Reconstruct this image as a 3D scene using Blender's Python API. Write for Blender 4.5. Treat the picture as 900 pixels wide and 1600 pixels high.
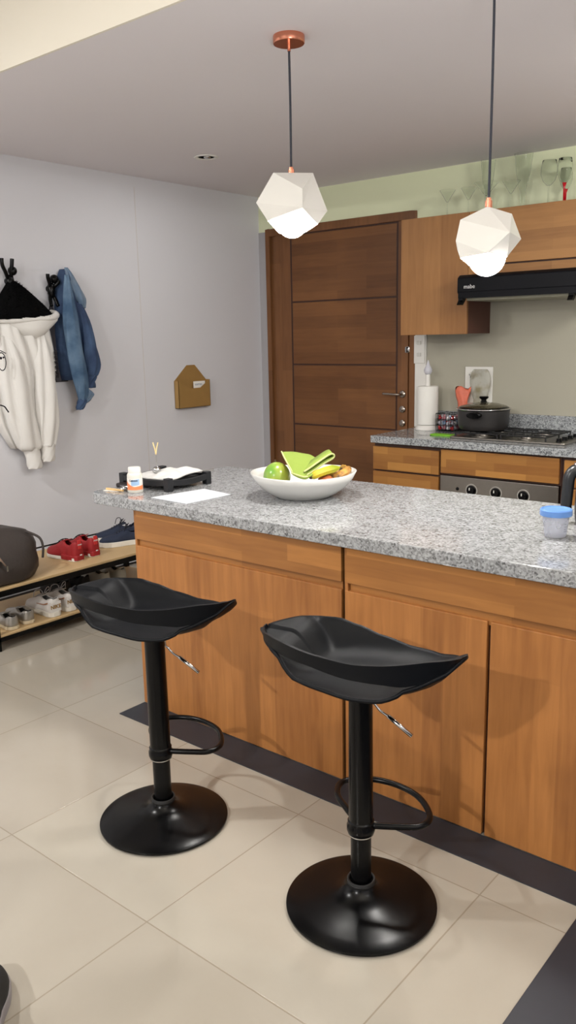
import bpy, bmesh, math, random
from mathutils import Vector, Matrix
random.seed(7)
PI = math.pi
for o in list(bpy.data.objects): bpy.data.objects.remove(o)
S = bpy.context.scene
C = S.collection

# ------------------------------------------------------------------ camera
yaw, pitch, roll = math.radians(39.93), math.radians(-11.94), math.radians(-1.19)
F = Vector((-math.sin(yaw)*math.cos(pitch), math.cos(yaw)*math.cos(pitch), math.sin(pitch)))
Rt = Vector((math.cos(yaw), math.sin(yaw), 0)); Up = Rt.cross(F)
cr, sr = math.cos(roll), math.sin(roll)
X = cr*Rt + sr*Up; Y = -sr*Rt + cr*Up
cam = bpy.data.cameras.new('camera'); co = bpy.data.objects.new('camera', cam); C.objects.link(co)
M4 = Matrix((X, Y, -F)).transposed().to_4x4(); M4.translation = (2.672, -2.184, 1.56)
co.matrix_world = M4
cam.sensor_fit = 'VERTICAL'; cam.sensor_height = 36; cam.lens = 1293.5/1600*36
cam.clip_start = .05
S.camera = co

# ------------------------------------------------------------------ world, exposure, big lights
S.view_settings.view_transform = 'Standard'; S.view_settings.look = 'None'
S.view_settings.gamma = 1; S.view_settings.use_curve_mapping = False
S.view_settings.exposure = 0.0
w = bpy.data.worlds.new('world'); S.world = w; w.use_nodes = True
w.node_tree.nodes['Background'].inputs[0].default_value = (.9, .95, 1, 1)
w.node_tree.nodes['Background'].inputs[1].default_value = .15
PENDANT = 41.0
def area(name, loc, size, power, col, rot=(0, 0, 0)):
    l = bpy.data.lights.new(name, 'AREA'); l.shape = 'DISK'; l.size = size; l.energy = power; l.color = col
    o = bpy.data.objects.new(name, l); C.objects.link(o); o.location = loc; o.rotation_euler = rot
    return o
area('ceiling_lamp_living', (1.5, -4.7, 2.86), .12, 105, (1, .985, .965), (.35, 0, 0))
area('ceiling_lamp_hall', (-.75, -2.0, 2.86), .12, 55, (1, .985, .965))
area('ceiling_lamp_dining', (3.6, -.6, 2.5), .12, 8, (1, .985, .96))
area('back_wall_fill', (2.4, 1.3, 2.42), .4, 25, (1, .97, .9), (.8, 0, .6))  # added fill, hung out of view and tilted to brighten the back wall
area('downlight_beam', (-1.08, 1.6, 2.61), .09, 3.5, (1, .985, .96))
area('ceiling_fill', (3.0, -1.7, 1.45), .5, 80, (1, .985, .98), (PI, 0, 0))  # added upward fill that brightens the ceiling, no lamp stands here

# ------------------------------------------------------------------ materials
def lin(c):
    return tuple(((v/255)/12.92 if v/255 <= .04045 else ((v/255+.055)/1.055)**2.4) for v in c) + (1,)
MATS = {}
def nt(name, col, rough=.5, metal=0., spec=.5, coat=0.):
    m = bpy.data.materials.new(name); m.use_nodes = True
    b = m.node_tree.nodes['Principled BSDF']
    b.inputs['Base Color'].default_value = lin(col); b.inputs['Roughness'].default_value = rough
    b.inputs['Metallic'].default_value = metal; b.inputs['Specular IOR Level'].default_value = spec
    b.inputs['Coat Weight'].default_value = coat; b.inputs['Coat Roughness'].default_value = .08
    return m, m.node_tree, b
def N(t, kind, **kw):
    n = t.nodes.new(kind)
    for k, v in kw.items():
        if k in n.inputs: n.inputs[k].default_value = v
        else: setattr(n, k, v)
    return n
def plain(name, col, rough=.5, metal=0., var=.06, scale=20, spec=.5, coat=0., bump=0., bscale=60):
    if name in MATS: return MATS[name]
    m, t, b = nt(name, col, rough, metal, spec, coat)
    tc = N(t, 'ShaderNodeTexCoord'); nz = N(t, 'ShaderNodeTexNoise', Scale=scale, Detail=4.0)
    t.links.new(tc.outputs['Object'], nz.inputs['Vector'])
    mx = N(t, 'ShaderNodeMix', data_type='RGBA')
    c = lin(col)
    mx.inputs[6].default_value = tuple(v*(1-var) for v in c[:3])+(1,)
    mx.inputs[7].default_value = tuple(min(1, v*(1+var)) for v in c[:3])+(1,)
    t.links.new(nz.outputs['Fac'], mx.inputs[0]); t.links.new(mx.outputs[2], b.inputs['Base Color'])
    if bump:
        nb = N(t, 'ShaderNodeTexNoise', Scale=bscale, Detail=3.0); t.links.new(tc.outputs['Object'], nb.inputs['Vector'])
        bp = N(t, 'ShaderNodeBump', Strength=bump, Distance=.002)
        t.links.new(nb.outputs['Fac'], bp.inputs['Height']); t.links.new(bp.outputs['Normal'], b.inputs['Normal'])
    MATS[name] = m; return m
def wood(name, c1, c2, vertical=True, pw=.07, pl=.5, rough=.4, grain=1.0, plank=.5):
    """planks along z (vertical) or x (horizontal) on an x-z face, with streaky grain"""
    m, t, b = nt(name, c1, rough, 0, .4)
    tc = N(t, 'ShaderNodeTexCoord'); sp = N(t, 'ShaderNodeSeparateXYZ'); t.links.new(tc.outputs['Object'], sp.inputs[0])
    ad = N(t, 'ShaderNodeMath', operation='ADD'); t.links.new(sp.outputs[0], ad.inputs[0]); t.links.new(sp.outputs[1], ad.inputs[1])
    cb = N(t, 'ShaderNodeCombineXYZ')
    if vertical: t.links.new(sp.outputs[2], cb.inputs[0]); t.links.new(ad.outputs[0], cb.inputs[1])
    else: t.links.new(ad.outputs[0], cb.inputs[0]); t.links.new(sp.outputs[2], cb.inputs[1])
    br = N(t, 'ShaderNodeTexBrick', Scale=1.0); br.offset = .37; br.offset_frequency = 2
    br.inputs['Brick Width'].default_value = pl; br.inputs['Row Height'].default_value = pw
    br.inputs['Mortar Size'].default_value = 0
    br.inputs['Color1'].default_value = (0, 0, 0, 1); br.inputs['Color2'].default_value = (1, 1, 1, 1)
    t.links.new(cb.outputs[0], br.inputs['Vector'])
    mp = N(t, 'ShaderNodeMapping'); mp.inputs['Scale'].default_value = (2.2, 26, 1)
    t.links.new(cb.outputs[0], mp.inputs['Vector'])
    nz = N(t, 'ShaderNodeTexNoise', Scale=1.6, Detail=6.0, Distortion=.6); t.links.new(mp.outputs[0], nz.inputs['Vector'])
    n2 = N(t, 'ShaderNodeTexNoise', Scale=3.0, Detail=3.0); t.links.new(cb.outputs[0], n2.inputs['Vector'])
    a1 = N(t, 'ShaderNodeMath', operation='MULTIPLY'); a1.inputs[1].default_value = plank; t.links.new(br.outputs['Color'], a1.inputs[0])
    a2 = N(t, 'ShaderNodeMath', operation='MULTIPLY_ADD'); a2.inputs[1].default_value = grain*.75; t.links.new(nz.outputs['Fac'], a2.inputs[0]); t.links.new(a1.outputs[0], a2.inputs[2])
    a3 = N(t, 'ShaderNodeMath', operation='MULTIPLY_ADD'); a3.inputs[1].default_value = .5; t.links.new(n2.outputs['Fac'], a3.inputs[0]); t.links.new(a2.outputs[0], a3.inputs[2])
    mr = N(t, 'ShaderNodeMapRange'); mr.inputs['From Min'].default_value = .35; mr.inputs['From Max'].default_value = .95+plank*.5
    t.links.new(a3.outputs[0], mr.inputs['Value'])
    mx = N(t, 'ShaderNodeMix', data_type='RGBA'); mx.inputs[6].default_value = lin(c1); mx.inputs[7].default_value = lin(c2)
    t.links.new(mr.outputs[0], mx.inputs[0]); t.links.new(mx.outputs[2], b.inputs['Base Color'])
    return m
def granite(name, light, mid, dark, scale=150, rough=.09):
    m, t, b = nt(name, mid, rough, 0, .5)
    tc = N(t, 'ShaderNodeTexCoord')
    v = N(t, 'ShaderNodeTexVoronoi', Scale=scale); v.feature = 'F1'; t.links.new(tc.outputs['Object'], v.inputs['Vector'])
    sp = N(t, 'ShaderNodeSeparateColor'); t.links.new(v.outputs['Color'], sp.inputs[0])
    nz = N(t, 'ShaderNodeTexNoise', Scale=38.0, Detail=5.0); t.links.new(tc.outputs['Object'], nz.inputs['Vector'])
    ad = N(t, 'ShaderNodeMath', operation='MULTIPLY_ADD'); ad.inputs[1].default_value = .55; t.links.new(sp.outputs[0], ad.inputs[0])
    sc = N(t, 'ShaderNodeMath', operation='MULTIPLY'); sc.inputs[1].default_value = .55; t.links.new(nz.outputs['Fac'], sc.inputs[0]); t.links.new(sc.outputs[0], ad.inputs[2])
    r = N(t, 'ShaderNodeValToRGB'); cr_ = r.color_ramp; cr_.interpolation = 'LINEAR'
    cr_.elements[0].position = .16; cr_.elements[0].color = lin(dark)
    e = cr_.elements.new(.34); e.color = lin(mid)
    e = cr_.elements.new(.55); e.color = tuple((x+y)/2 for x, y in zip(lin(mid), lin(light)))
    cr_.elements[-1].position = .78; cr_.elements[-1].color = lin(light)
    t.links.new(ad.outputs[0], r.inputs[0]); t.links.new(r.outputs[0], b.inputs['Base Color'])
    return m
def glass(name, col=(255, 255, 255), rough=.02):
    m, t, b = nt(name, col, rough); b.inputs['Transmission Weight'].default_value = 1; b.inputs['IOR'].default_value = 1.45
    tc = N(t, 'ShaderNodeTexCoord'); nz = N(t, 'ShaderNodeTexNoise', Scale=30.0); t.links.new(tc.outputs['Object'], nz.inputs['Vector'])
    mr = N(t, 'ShaderNodeMapRange'); mr.inputs['To Min'].default_value = rough; mr.inputs['To Max'].default_value = rough+.04
    t.links.new(nz.outputs['Fac'], mr.inputs['Value']); t.links.new(mr.outputs[0], b.inputs['Roughness'])
    return m

# ------------------------------------------------------------------ mesh helpers (vertex list + face list)
class G:
    def __init__(s): s.v = []; s.f = []
    def add(s, v, f):
        o = len(s.v); s.v += [tuple(p) for p in v]; s.f += [tuple(i+o for i in q) for q in f]; return s
    def merge(s, g): return s.add(g.v, g.f)
def box(x0, x1, y0, y1, z0, z1):
    v = [(x, y, z) for x in (x0, x1) for y in (y0, y1) for z in (z0, z1)]
    return G().add(v, [(0, 1, 3, 2), (4, 6, 7, 5), (0, 4, 5, 1), (2, 3, 7, 6), (0, 2, 6, 4), (1, 5, 7, 3)])
def lathe(prof, c=(0, 0, 0), n=40, sx=1, sy=1):
    g = G(); v = []; f = []
    for r, z in prof:
        for i in range(n):
            a = 2*PI*i/n; v.append((c[0]+sx*r*math.cos(a), c[1]+sy*r*math.sin(a), c[2]+z))
    for k in range(len(prof)-1):
        for i in range(n):
            j = (i+1) % n; f.append((k*n+i, k*n+j, (k+1)*n+j, (k+1)*n+i))
    g.add(v, f)
    if prof[0][0] > 1e-4: g.f.append(tuple(reversed(range(n))))
    if prof[-1][0] > 1e-4: g.f.append(tuple((len(prof)-1)*n+i for i in range(n)))
    return g
def smoothpath(P, k=6, closed=False):
    P = [Vector(p) for p in P]; n = len(P); out = []
    rng = range(n if closed else n-1)
    for i in rng:
        if closed: a, b, c, d = P[(i-1) % n], P[i], P[(i+1) % n], P[(i+2) % n]
        else: a, b, c, d = P[max(i-1, 0)], P[i], P[i+1], P[min(i+2, n-1)]
        for s in range(k):
            t = s/k
            out.append(.5*((2*b)+(c-a)*t+(2*a-5*b+4*c-d)*t*t+(3*b-a-3*c+d)*t**3))
    if not closed: out.append(P[-1])
    return out
def tube(P, r, n=10, closed=False, k=6, smooth=True):
    P = smoothpath(P, k, closed) if smooth else [Vector(p) for p in P]
    m = len(P); v = []; f = []; up = None
    for i, p in enumerate(P):
        if closed: t = (P[(i+1) % m]-P[(i-1) % m]).normalized()
        else: t = (P[min(i+1, m-1)]-P[max(i-1, 0)]).normalized()
        if up is None: up = Vector((0, 0, 1)) if abs(t.z) < .9 else Vector((1, 0, 0))
        s = t.cross(up).normalized(); up = s.cross(t).normalized()
        rr = r(i/(m-1)) if callable(r) else r
        for j in range(n):
            a = 2*PI*j/n; v.append(p+s*math.cos(a)*rr+up*math.sin(a)*rr)
    for i in range(m if closed else m-1):
        for j in range(n):
            i2 = (i+1) % m; j2 = (j+1) % n; f.append((i*n+j, i*n+j2, i2*n+j2, i2*n+j))
    g = G().add(v, f)
    if not closed: g.f += [tuple(reversed(range(n))), tuple((m-1)*n+j for j in range(n))]
    return g
def loft(secs, cap=True, closed=True):
    n = len(secs[0]); g = G(); v = []; f = []
    for s in secs: v += s
    for k in range(len(secs)-1):
        for j in range(n if closed else n-1):
            j2 = (j+1) % n; f.append((k*n+j, k*n+j2, (k+1)*n+j2, (k+1)*n+j))
    if cap: f += [tuple(reversed(range(n))), tuple((len(secs)-1)*n+j for j in range(n))]
    return g.add(v, f)
def prism(poly, a, b, axis='z'):
    n = len(poly)
    def P(p, h): return {'z': (p[0], p[1], h), 'y': (p[0], h, p[1]), 'x': (h, p[0], p[1])}[axis]
    v = [P(p, a) for p in poly]+[P(p, b) for p in poly]
    f = [tuple(reversed(range(n))), tuple(range(n, 2*n))]+[(i, (i+1) % n, n+(i+1) % n, n+i) for i in range(n)]
    return G().add(v, f)
def ball(c, r, n=20, sx=1, sy=1, sz=1):
    k = n//2
    pr = [(r*math.sin(PI*i/k)+(1e-5 if i in (0, k) else 0), -sz*r*math.cos(PI*i/k)) for i in range(k+1)]
    return lathe(pr, c, n, sx, sy)
def link(name, g, m, parent=None, smooth=False, bevel=0, solid=0, sub=0, off=(0, 0, 0), hull=False):
    me = bpy.data.meshes.new(name); ox = Vector(off)
    me.from_pydata([tuple(Vector(p)-ox) for p in g.v], [], g.f); me.update()
    bm = bmesh.new(); bm.from_mesh(me); bmesh.ops.remove_doubles(bm, verts=bm.verts, dist=1e-5)
    bmesh.ops.recalc_face_normals(bm, faces=bm.faces); bm.to_mesh(me); bm.free()
    me.materials.append(m)
    if smooth:
        for p in me.polygons: p.use_smooth = True
    o = bpy.data.objects.new(name, me); C.objects.link(o)
    if parent: o.parent = parent
    if bevel:
        b = o.modifiers.new('bevel', 'BEVEL'); b.width = bevel; b.segments = 2; b.limit_method = 'ANGLE'; b.angle_limit = .6
    if solid:
        s = o.modifiers.new('solid', 'SOLIDIFY'); s.thickness = solid; s.offset = -1
    if sub:
        s = o.modifiers.new('sub', 'SUBSURF'); s.levels = sub; s.render_levels = sub
    return o
def autosmooth(o, ang=.6):
    me = o.data
    for p in me.polygons: p.use_smooth = True
    bm = bmesh.new(); bm.from_mesh(me)
    for e in bm.edges:
        if len(e.link_faces) == 2 and e.calc_face_angle(0) > ang: e.smooth = False
    bm.to_mesh(me); bm.free(); return o
class T:
    """a thing: an Empty at its base; parts are given in world coordinates (or local when world=False)"""
    def __init__(s, name, label, cat, loc, group=None, rz=0, world=True):
        o = bpy.data.objects.new(name, None); C.objects.link(o); o.location = loc; o.rotation_euler = (0, 0, rz)
        o.empty_display_size = .05
        o['label'] = label; o['category'] = cat
        if group: o['group'] = group
        s.o = o; s.off = loc if world else (0, 0, 0)
    def part(s, name, g, m, parent=None, label=None, auto=False, **kw):
        o = link(name, g, m, parent or s.o, off=s.off, **kw)
        if auto: autosmooth(o)
        if label: o['label'] = label
        return o
def single(name, g, m, label, cat, group=None, loc=None, auto=False, **kw):
    if loc is None:
        xs = [p[0] for p in g.v]; ys = [p[1] for p in g.v]; zs = [p[2] for p in g.v]
        loc = ((min(xs)+max(xs))/2, (min(ys)+max(ys))/2, min(zs))
    o = link(name, g, m, off=loc, **kw); o.location = loc
    if auto: autosmooth(o)
    o['label'] = label; o['category'] = cat
    if group: o['group'] = group
    return o
def struct(name, g, m, parent=None, **kw):
    o = link(name, g, m, parent, **kw)
    if not parent: o['kind'] = 'structure'
    return o
def copytree(root, loc, rz, label, group=None):
    r = root.copy(); C.objects.link(r); r.location = loc; r.rotation_euler = (0, 0, rz); r['label'] = label
    if group: r['group'] = group
    def rec(src, dst):
        for ch in [c for c in C.objects if c.parent == src]:
            d = ch.copy(); C.objects.link(d); d.parent = dst; rec(ch, d)
    rec(root, r)
    return r
def text_g(s, size, origin, ux, uy, un, depth=.0006, bold=0):
    """lettering as geometry: laid out along ux (reading direction) and uy (up), raised along un"""
    cu = bpy.data.curves.new('lettering', 'FONT'); cu.body = s; cu.size = size; cu.extrude = depth/2; cu.resolution_u = 3
    cu.offset = bold
    ob = bpy.data.objects.new('lettering', cu); C.objects.link(ob)
    dg = bpy.context.evaluated_depsgraph_get()
    me = bpy.data.meshes.new_from_object(ob.evaluated_get(dg))
    ux, uy, un, og = Vector(ux).normalized(), Vector(uy).normalized(), Vector(un).normalized(), Vector(origin)
    g = G().add([og+ux*v.co.x+uy*v.co.y+un*(v.co.z+depth/2) for v in me.vertices], [tuple(p.vertices) for p in me.polygons])
    bpy.data.objects.remove(ob); bpy.data.meshes.remove(me); bpy.data.curves.remove(cu)
    return g
def interp(T_, x):
    if x <= T_[0][0]: return T_[0][1]
    for (a, b), (c, d) in zip(T_, T_[1:]):
        if x <= c:
            t = (x-a)/(c-a); t = t*t*(3-2*t)*.5+t*.5
            return b+(d-b)*t
    return T_[-1][1]

# palette
m_wall = plain('wall_paint_grey', (214, 214, 219), .75, var=.015, scale=3)
m_ceil = plain('ceiling_paint', (228, 223, 226), .8, var=.01, scale=2)
m_cream = plain('cream_paint', (232, 226, 212), .8, var=.01, scale=2)
m_green = plain('pale_green_paint', (232, 238, 202), .75, var=.02, scale=3)
m_splash = plain('wall_shade_taupe', (172, 168, 152), .7, var=.02, scale=3)
m_white = plain('white_plastic', (232, 230, 224), .35, var=.01)
m_black = plain('black_paint', (6, 6, 7), .25, var=.1, spec=.2)
m_blackpl = plain('black_plastic', (13, 15, 19), .40, var=.05, spec=.14, bump=.2, bscale=900)
m_chrome = plain('chrome', (200, 200, 200), .15, 1, var=.03)
m_steel = plain('brushed_steel', (150, 145, 138), .34, 1, var=.05, scale=60)
m_copper = plain('copper', (214, 140, 112), .25, .85, var=.05)
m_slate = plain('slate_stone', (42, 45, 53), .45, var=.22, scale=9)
m_isl = wood('island_veneer', (132, 82, 42), (184, 124, 68), True, .075, .9, .38, .9, .22)
m_islh = wood('island_veneer_across', (128, 82, 42), (176, 120, 64), False, .06, .6, .4, .9, .5)
m_cab = wood('cabinet_strip_wood', (134, 86, 40), (182, 130, 66), False, .05, .32, .42, .6, .8)
m_up = wood('upper_cabinet_veneer', (138, 94, 54), (174, 126, 76), True, .12, 1.2, .45, .8, .3)
m_uph = wood('upper_cabinet_veneer_across', (138, 96, 56), (178, 130, 78), False, .06, .5, .45, .7, .5)
m_door = wood('dark_door_wood', (96, 60, 32), (132, 88, 50), False, .09, .7, .42, .7, .4)
m_doorv = wood('dark_door_wood_upright', (100, 64, 36), (136, 92, 56), True, .1, 1.3, .42, .8, .35)
m_brown = plain('dark_brown_carcass', (62, 34, 22), .5, var=.15)
m_gran = granite('island_granite', (172, 174, 176), (124, 125, 126), (56, 55, 57), 165)
m_gran2 = granite('kitchen_granite', (178, 182, 184), (118, 121, 124), (54, 57, 62), 150)
# floor: 0.661 m glossy tiles with fine grout
m_floor, t, b = nt('glazed_floor_tiles', (200, 190, 174), .11, 0, .5)
tc = N(t, 'ShaderNodeTexCoord'); mp = N(t, 'ShaderNodeMapping'); mp.inputs['Location'].default_value = (-1.081+.661*10, .922+.661*10, 0)
t.links.new(tc.outputs['Object'], mp.inputs['Vector'])
br = N(t, 'ShaderNodeTexBrick', Scale=1.0); br.offset = 0
br.inputs['Brick Width'].default_value = .661; br.inputs['Row Height'].default_value = .661; br.inputs['Mortar Size'].default_value = .0022
br.inputs['Mortar Smooth'].default_value = .2
br.inputs['Color1'].default_value = lin((176, 170, 158)); br.inputs['Color2'].default_value = lin((170, 163, 151)); br.inputs['Mortar'].default_value = lin((152, 143, 128))
t.links.new(mp.outputs[0], br.inputs['Vector'])
nz = N(t, 'ShaderNodeTexNoise', Scale=2.2, Detail=6.0, Distortion=.8); t.links.new(tc.outputs['Object'], nz.inputs['Vector'])
mx = N(t, 'ShaderNodeMix', data_type='RGBA', blend_type='MULTIPLY'); mx.inputs[0].default_value = .35
rp = N(t, 'ShaderNodeValToRGB'); rp.color_ramp.elements[0].color = (.78, .74, .7, 1); rp.color_ramp.elements[0].position = .3; rp.color_ramp.elements[1].position = .7
t.links.new(nz.outputs['Fac'], rp.inputs[0]); t.links.new(br.outputs['Color'], mx.inputs[6]); t.links.new(rp.outputs[0], mx.inputs[7])
t.links.new(mx.outputs[2], b.inputs['Base Color'])
bp = N(t, 'ShaderNodeBump', Strength=.4, Distance=.002); bp.invert = True
t.links.new(br.outputs['Fac'], bp.inputs['Height']); t.links.new(bp.outputs['Normal'], b.inputs['Normal'])

# ------------------------------------------------------------------ room shell
XL, XR, YB, YF, H, H2 = -1.847, 4.3, 2.93, -5.4, 2.628, 2.9
YE = -.112
struct('floor', box(XL-.1, XR+.1, YF-.1, YB+.1, -.1, 0), m_floor)
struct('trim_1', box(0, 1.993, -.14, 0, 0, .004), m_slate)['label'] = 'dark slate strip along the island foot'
struct('trim_2', box(1.993, XR, -2.2, 0, 0, .006), m_slate, bevel=.002)
struct('wall_left', box(XL-.1, XL, YF-.1, YB+.1, 0, H2), m_wall)
sm = G().merge(box(XL, XL+.0012, 1.678, 1.684, .0, 2.56))
struct('trim_3', sm, plain('wall_seam_paint', (206, 202, 200), .7, var=.01))
DX0, DX1, DZ = -1.775, -.411, 2.38
wb = G().merge(box(XL-.1, DX0, YB, YB+.1, 0, H2)).merge(box(DX1, XR+.1, YB, YB+.1, 0, H2)).merge(box(DX0, DX1, YB, YB+.1, DZ, H2))
struct('wall_back', wb, m_green)
struct('trim_4', box(XL, DX0, YB-.006, YB, 0, 2.362), plain('edge_shade_grey', (168, 166, 168), .75, var=.015))  # strip's grey darkened to mimic the shade on the wall beside it
struct('trim_5', box(-.32, XR, YB-.004, YB, .9, 2.2), m_splash)          # same back wall behind the hob, its dimmer light put into the colour
struct('wall_right', box(XR, XR+.1, YF-.1, YB+.1, 0, H2), m_wall)
struct('wall_front', box(XL-.1, XR+.1, YF-.1, YF, 0, H2), m_wall)
struct('ceiling', box(XL-.1, XR+.1, YE, YB+.1, H, H2+.1), m_ceil)
struct('ceiling_upper', box(XL-.1, XR+.1, YF-.1, YE-.012, H2, H2+.1), m_cream)
struct('trim_6', box(XL, XR, YE-.012, YE, H-.002, H2), m_cream)          # cream fascia where the kitchen ceiling drops
struct('baseboard_left', box(XL, XL+.008, YF, YB, 0, .012), plain('dark_skirting_gap', (48, 42, 38), .6))

# recessed front door of the flat with its casing
d = struct('door_1', box(-1.70, -.475, YB+.0, YB+.045, .0, 2.325), m_doorv)
cas = G().merge(box(DX0, -1.735, YB-.012, YB+.09, 0, DZ)).merge(box(-1.735, -1.70, YB+.012, YB+.09, 0, 2.33)).merge(box(DX1-.045, DX1, YB-.012, YB+.09, 0, DZ)).merge(box(-1.735, DX1-.045, YB-.012, YB+.09, 2.325, DZ)).merge(box(-.475, DX1-.045, YB+.012, YB+.09, 0, 2.33))
struct('door_casing', cas, m_doorv, d, bevel=.003)
pan = G()
zs = [.06, .882, 1.347, 1.821, 2.32]
for a, b_ in zip(zs, zs[1:]): pan.merge(box(-1.515, -.572, YB-.005, YB+.001, a+.006, b_-.006))
struct('panel_board', pan, m_door, d, bevel=.003)
rl = G().merge(box(-1.532, -1.520, YB-.001, YB+.002, 0, 2.325)).merge(box(-1.525, -.56, YB-.0008, YB+.002, .0, 2.325))
struct('door_groove', rl, m_brown, d)
ln = G()
han = lathe([(.001, 0), (.024, 0), (.026, .004), (.024, .01), (.001, .01)], (0, 0, 0), 28)
def disc_y(cx, cz, g, y=YB-.0): return G().add([(cx+p[0], y-p[2], cz+p[1]) for p in g.v], g.f)
hg = disc_y(-.515, 1.143, han).merge(tube([(-.515, YB-.005, 1.143), (-.515, YB-.052, 1.143), (-.527, YB-.06, 1.143), (-.56, YB-.062, 1.144), (-.645, YB-.06, 1.147)], .0085))
struct('door_handle', hg, plain('satin_nickel', (170, 160, 150), .25, 1), d, smooth=True)
struct('door_lock', disc_y(-.515, 1.035, han).merge(disc_y(-.515, 1.035, lathe([(.001, 0), (.009, 0), (.009, .016), (.001, .016)], (0, 0, 0), 16))), plain('satin_nickel', (170, 160, 150)), d, smooth=True)
struct('door_latch', disc_y(-.515, .935, han), plain('satin_nickel', (170, 160, 150)), d, smooth=True)
struct('thumb_turn', disc_y(-.475, 1.455, lathe([(.001, 0), (.02, 0), (.022, .006), (.001, .012)], (0, 0, 0), 24)).merge(box(-.48, -.47, YB-.03, YB-.008, 1.435, 1.475)), m_chrome, d, smooth=False)
# white upright post beside the door
struct('trim_7', box(-.405, -.318, YB-.02, YB, .918, 1.60), m_white)
t_ = T('light_switch', 'white two-rocker switch plate on the white post beside the door', 'light switch', (-.362, YB-.02, 1.38))
t_.part('cover_plate', box(-.41, -.325, YB-.028, YB-.02, 1.36, 1.55), m_white, bevel=.003)
for z in (1.42, 1.5): t_.part('rocker', box(-.385, -.352, YB-.034, YB-.028, z-.011, z+.014), plain('white_rocker', (214, 212, 204), .3), bevel=.002)

# ------------------------------------------------------------------ island
def rounded(x0, x1, y0, y1, r, corners='abcd', n=8):
    P = []
    for k, (cx, cy, a0, tag_) in enumerate(((x1, y1, 0, 'a'), (x0, y1, 90, 'b'), (x0, y0, 180, 'c'), (x1, y0, 270, 'd'))):
        rr = r if tag_ in corners else .004
        ccx = cx-rr if cx == x1 else cx+rr; ccy = cy-rr if cy == y1 else cy+rr
        for i in range(n+1):
            a = math.radians(a0+90*i/n); P.append((ccx+rr*math.cos(a), ccy+rr*math.sin(a)))
    return P
top = single('island_worktop', prism(rounded(-.272, 3.1, -.03, .845, .07, 'bc'), .873, .918), m_gran,
             'long speckled light grey granite worktop on the island, rounded at its free left end', 'worktop', bevel=.004)
def island_unit(x0, x1, doors, label):
    t = T('island_cabinet', label, 'kitchen cabinet', ((x0+x1)/2, .3, 0))
    t.part('cabinet_body', box(x0, x1, .02, .6, .004, .873), m_brown)
    t.part('side_panel', box(x0, x0+.012, .002, .6, .004, .873), m_isl)
    t.part('drawer_front', box(x0+.0, x1, 0, .02, .742, .873), m_islh, bevel=.002)
    t.part('finger_rail', box(x0+.016, x1-.002, .012, .02, .70, .742), m_islh)
    for a, b_ in doors: t.part('cabinet_door', box(a, b_, 0, .02, .005, .715), m_isl, bevel=.0025)
    return t
island_unit(0, 1.073, [(0, 1.073)], 'orange-brown wooden island cabinet with one wide door, behind the left bar stool')
island_unit(1.087, 2.15, [(1.087, 1.613), (1.624, 2.15)], 'orange-brown wooden island cabinet with two doors side by side, behind the right bar stool')

# ------------------------------------------------------------------ back kitchen run
wt = G().merge(prism([(-.377, 2.315), (2.6, 2.315), (2.6, 2.925), (-.377, 2.925)], .872, .918))
bt = T('kitchen_worktop', 'dark grey speckled granite worktop along the back wall under the hob', 'worktop', (1.0, 2.6, .872))
bt.part('slab', wt, m_gran2, bevel=.003)
single('granite_upstand', box(-.36, 2.6, 2.9, 2.925, .9185, 1.04), m_gran2, 'dark grey granite upstand strip running along the wall behind the hob', 'backsplash')
t = T('base_cabinet', 'brown wooden base cabinet with stacked drawers, left end of the back run', 'kitchen cabinet', (-.13, 2.65, 0))
t.part('cabinet_body', box(-.37, .122, 2.36, 2.92, .0, .871), m_brown)
for a, b_ in ((.695, .846), (.48, .683), (.1, .468)): t.part('drawer', box(-.372, .117, 2.34, 2.36, a, b_), m_cab, bevel=.002)
t = T('base_cabinet', 'brown wooden housing with a striped front panel between hob and oven', 'kitchen cabinet', (.5, 2.65, 0))
t.part('cabinet_body', G().merge(box(.124, .128, 2.36, 2.92, 0, .871)).merge(box(.893, .897, 2.36, 2.92, 0, .871)).merge(box(.128, .893, 2.36, 2.92, .70, .871)).merge(box(.128, .893, 2.36, 2.92, 0, .09)), m_brown)
t.part('front_panel', box(.132, .886, 2.34, 2.36, .712, .858), m_cab, bevel=.002)
t = T('oven', 'built-in oven with brushed steel control panel and black round knobs', 'oven', (.5, 2.6, .09))
t.part('oven_body', box(.135, .888, 2.362, 2.9, .092, .695), m_black)
cp = t.part('control_panel', box(.132, .889, 2.34, 2.362, .54, .697), m_steel, bevel=.002)
t.part('oven_door', box(.132, .889, 2.335, 2.362, .1, .535), plain('black_oven_glass', (20, 20, 22), .08), bevel=.003)
t.part('oven_handle', tube([(.2, 2.335, .5), (.2, 2.30, .5), (.82, 2.30, .5), (.82, 2.335, .5)], .008, smooth=False), m_steel)
for kx in (.347, .507, .681):
    k = t.part('knob', disc_y(kx, .622, lathe([(.001, 0), (.03, 0), (.03, .006), (.022, .008), (.02, .026), (.001, .026)], (0, 0, 0), 28), 2.34), m_black, smooth=False)
    t.part('pointer', box(kx-.002, kx+.002, 2.309, 2.314, .626, .641), m_white, parent=k)
    sc_ = disc_y(kx, .622, lathe([(.036, 0), (.038, 0), (.038, .001), (.036, .001), (.036, 0)], (0, 0, 0), 28), 2.34)
    sc_.f = [q for q in sc_.f if len(q) == 4]
    t.part('dial_ring', sc_, m_white, parent=k)
t.part('indicator_lamp', disc_y(.252, .622, lathe([(.001, 0), (.011, 0), (.009, .004), (.001, .005)], (0, 0, 0), 16), 2.34), m_black)
t = T('base_cabinet', 'brown wooden base cabinet right of the oven at the right edge', 'kitchen cabinet', (1.3, 2.65, 0))
t.part('cabinet_body', box(.90, 2.5, 2.36, 2.92, 0, .871), m_brown)
t.part('drawer', box(.915, 1.6, 2.34, 2.36, .70, .853), m_cab, bevel=.002)
t.part('cabinet_door', box(.915, 1.6, 2.34, 2.36, .1, .69), m_cab, bevel=.002)
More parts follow.
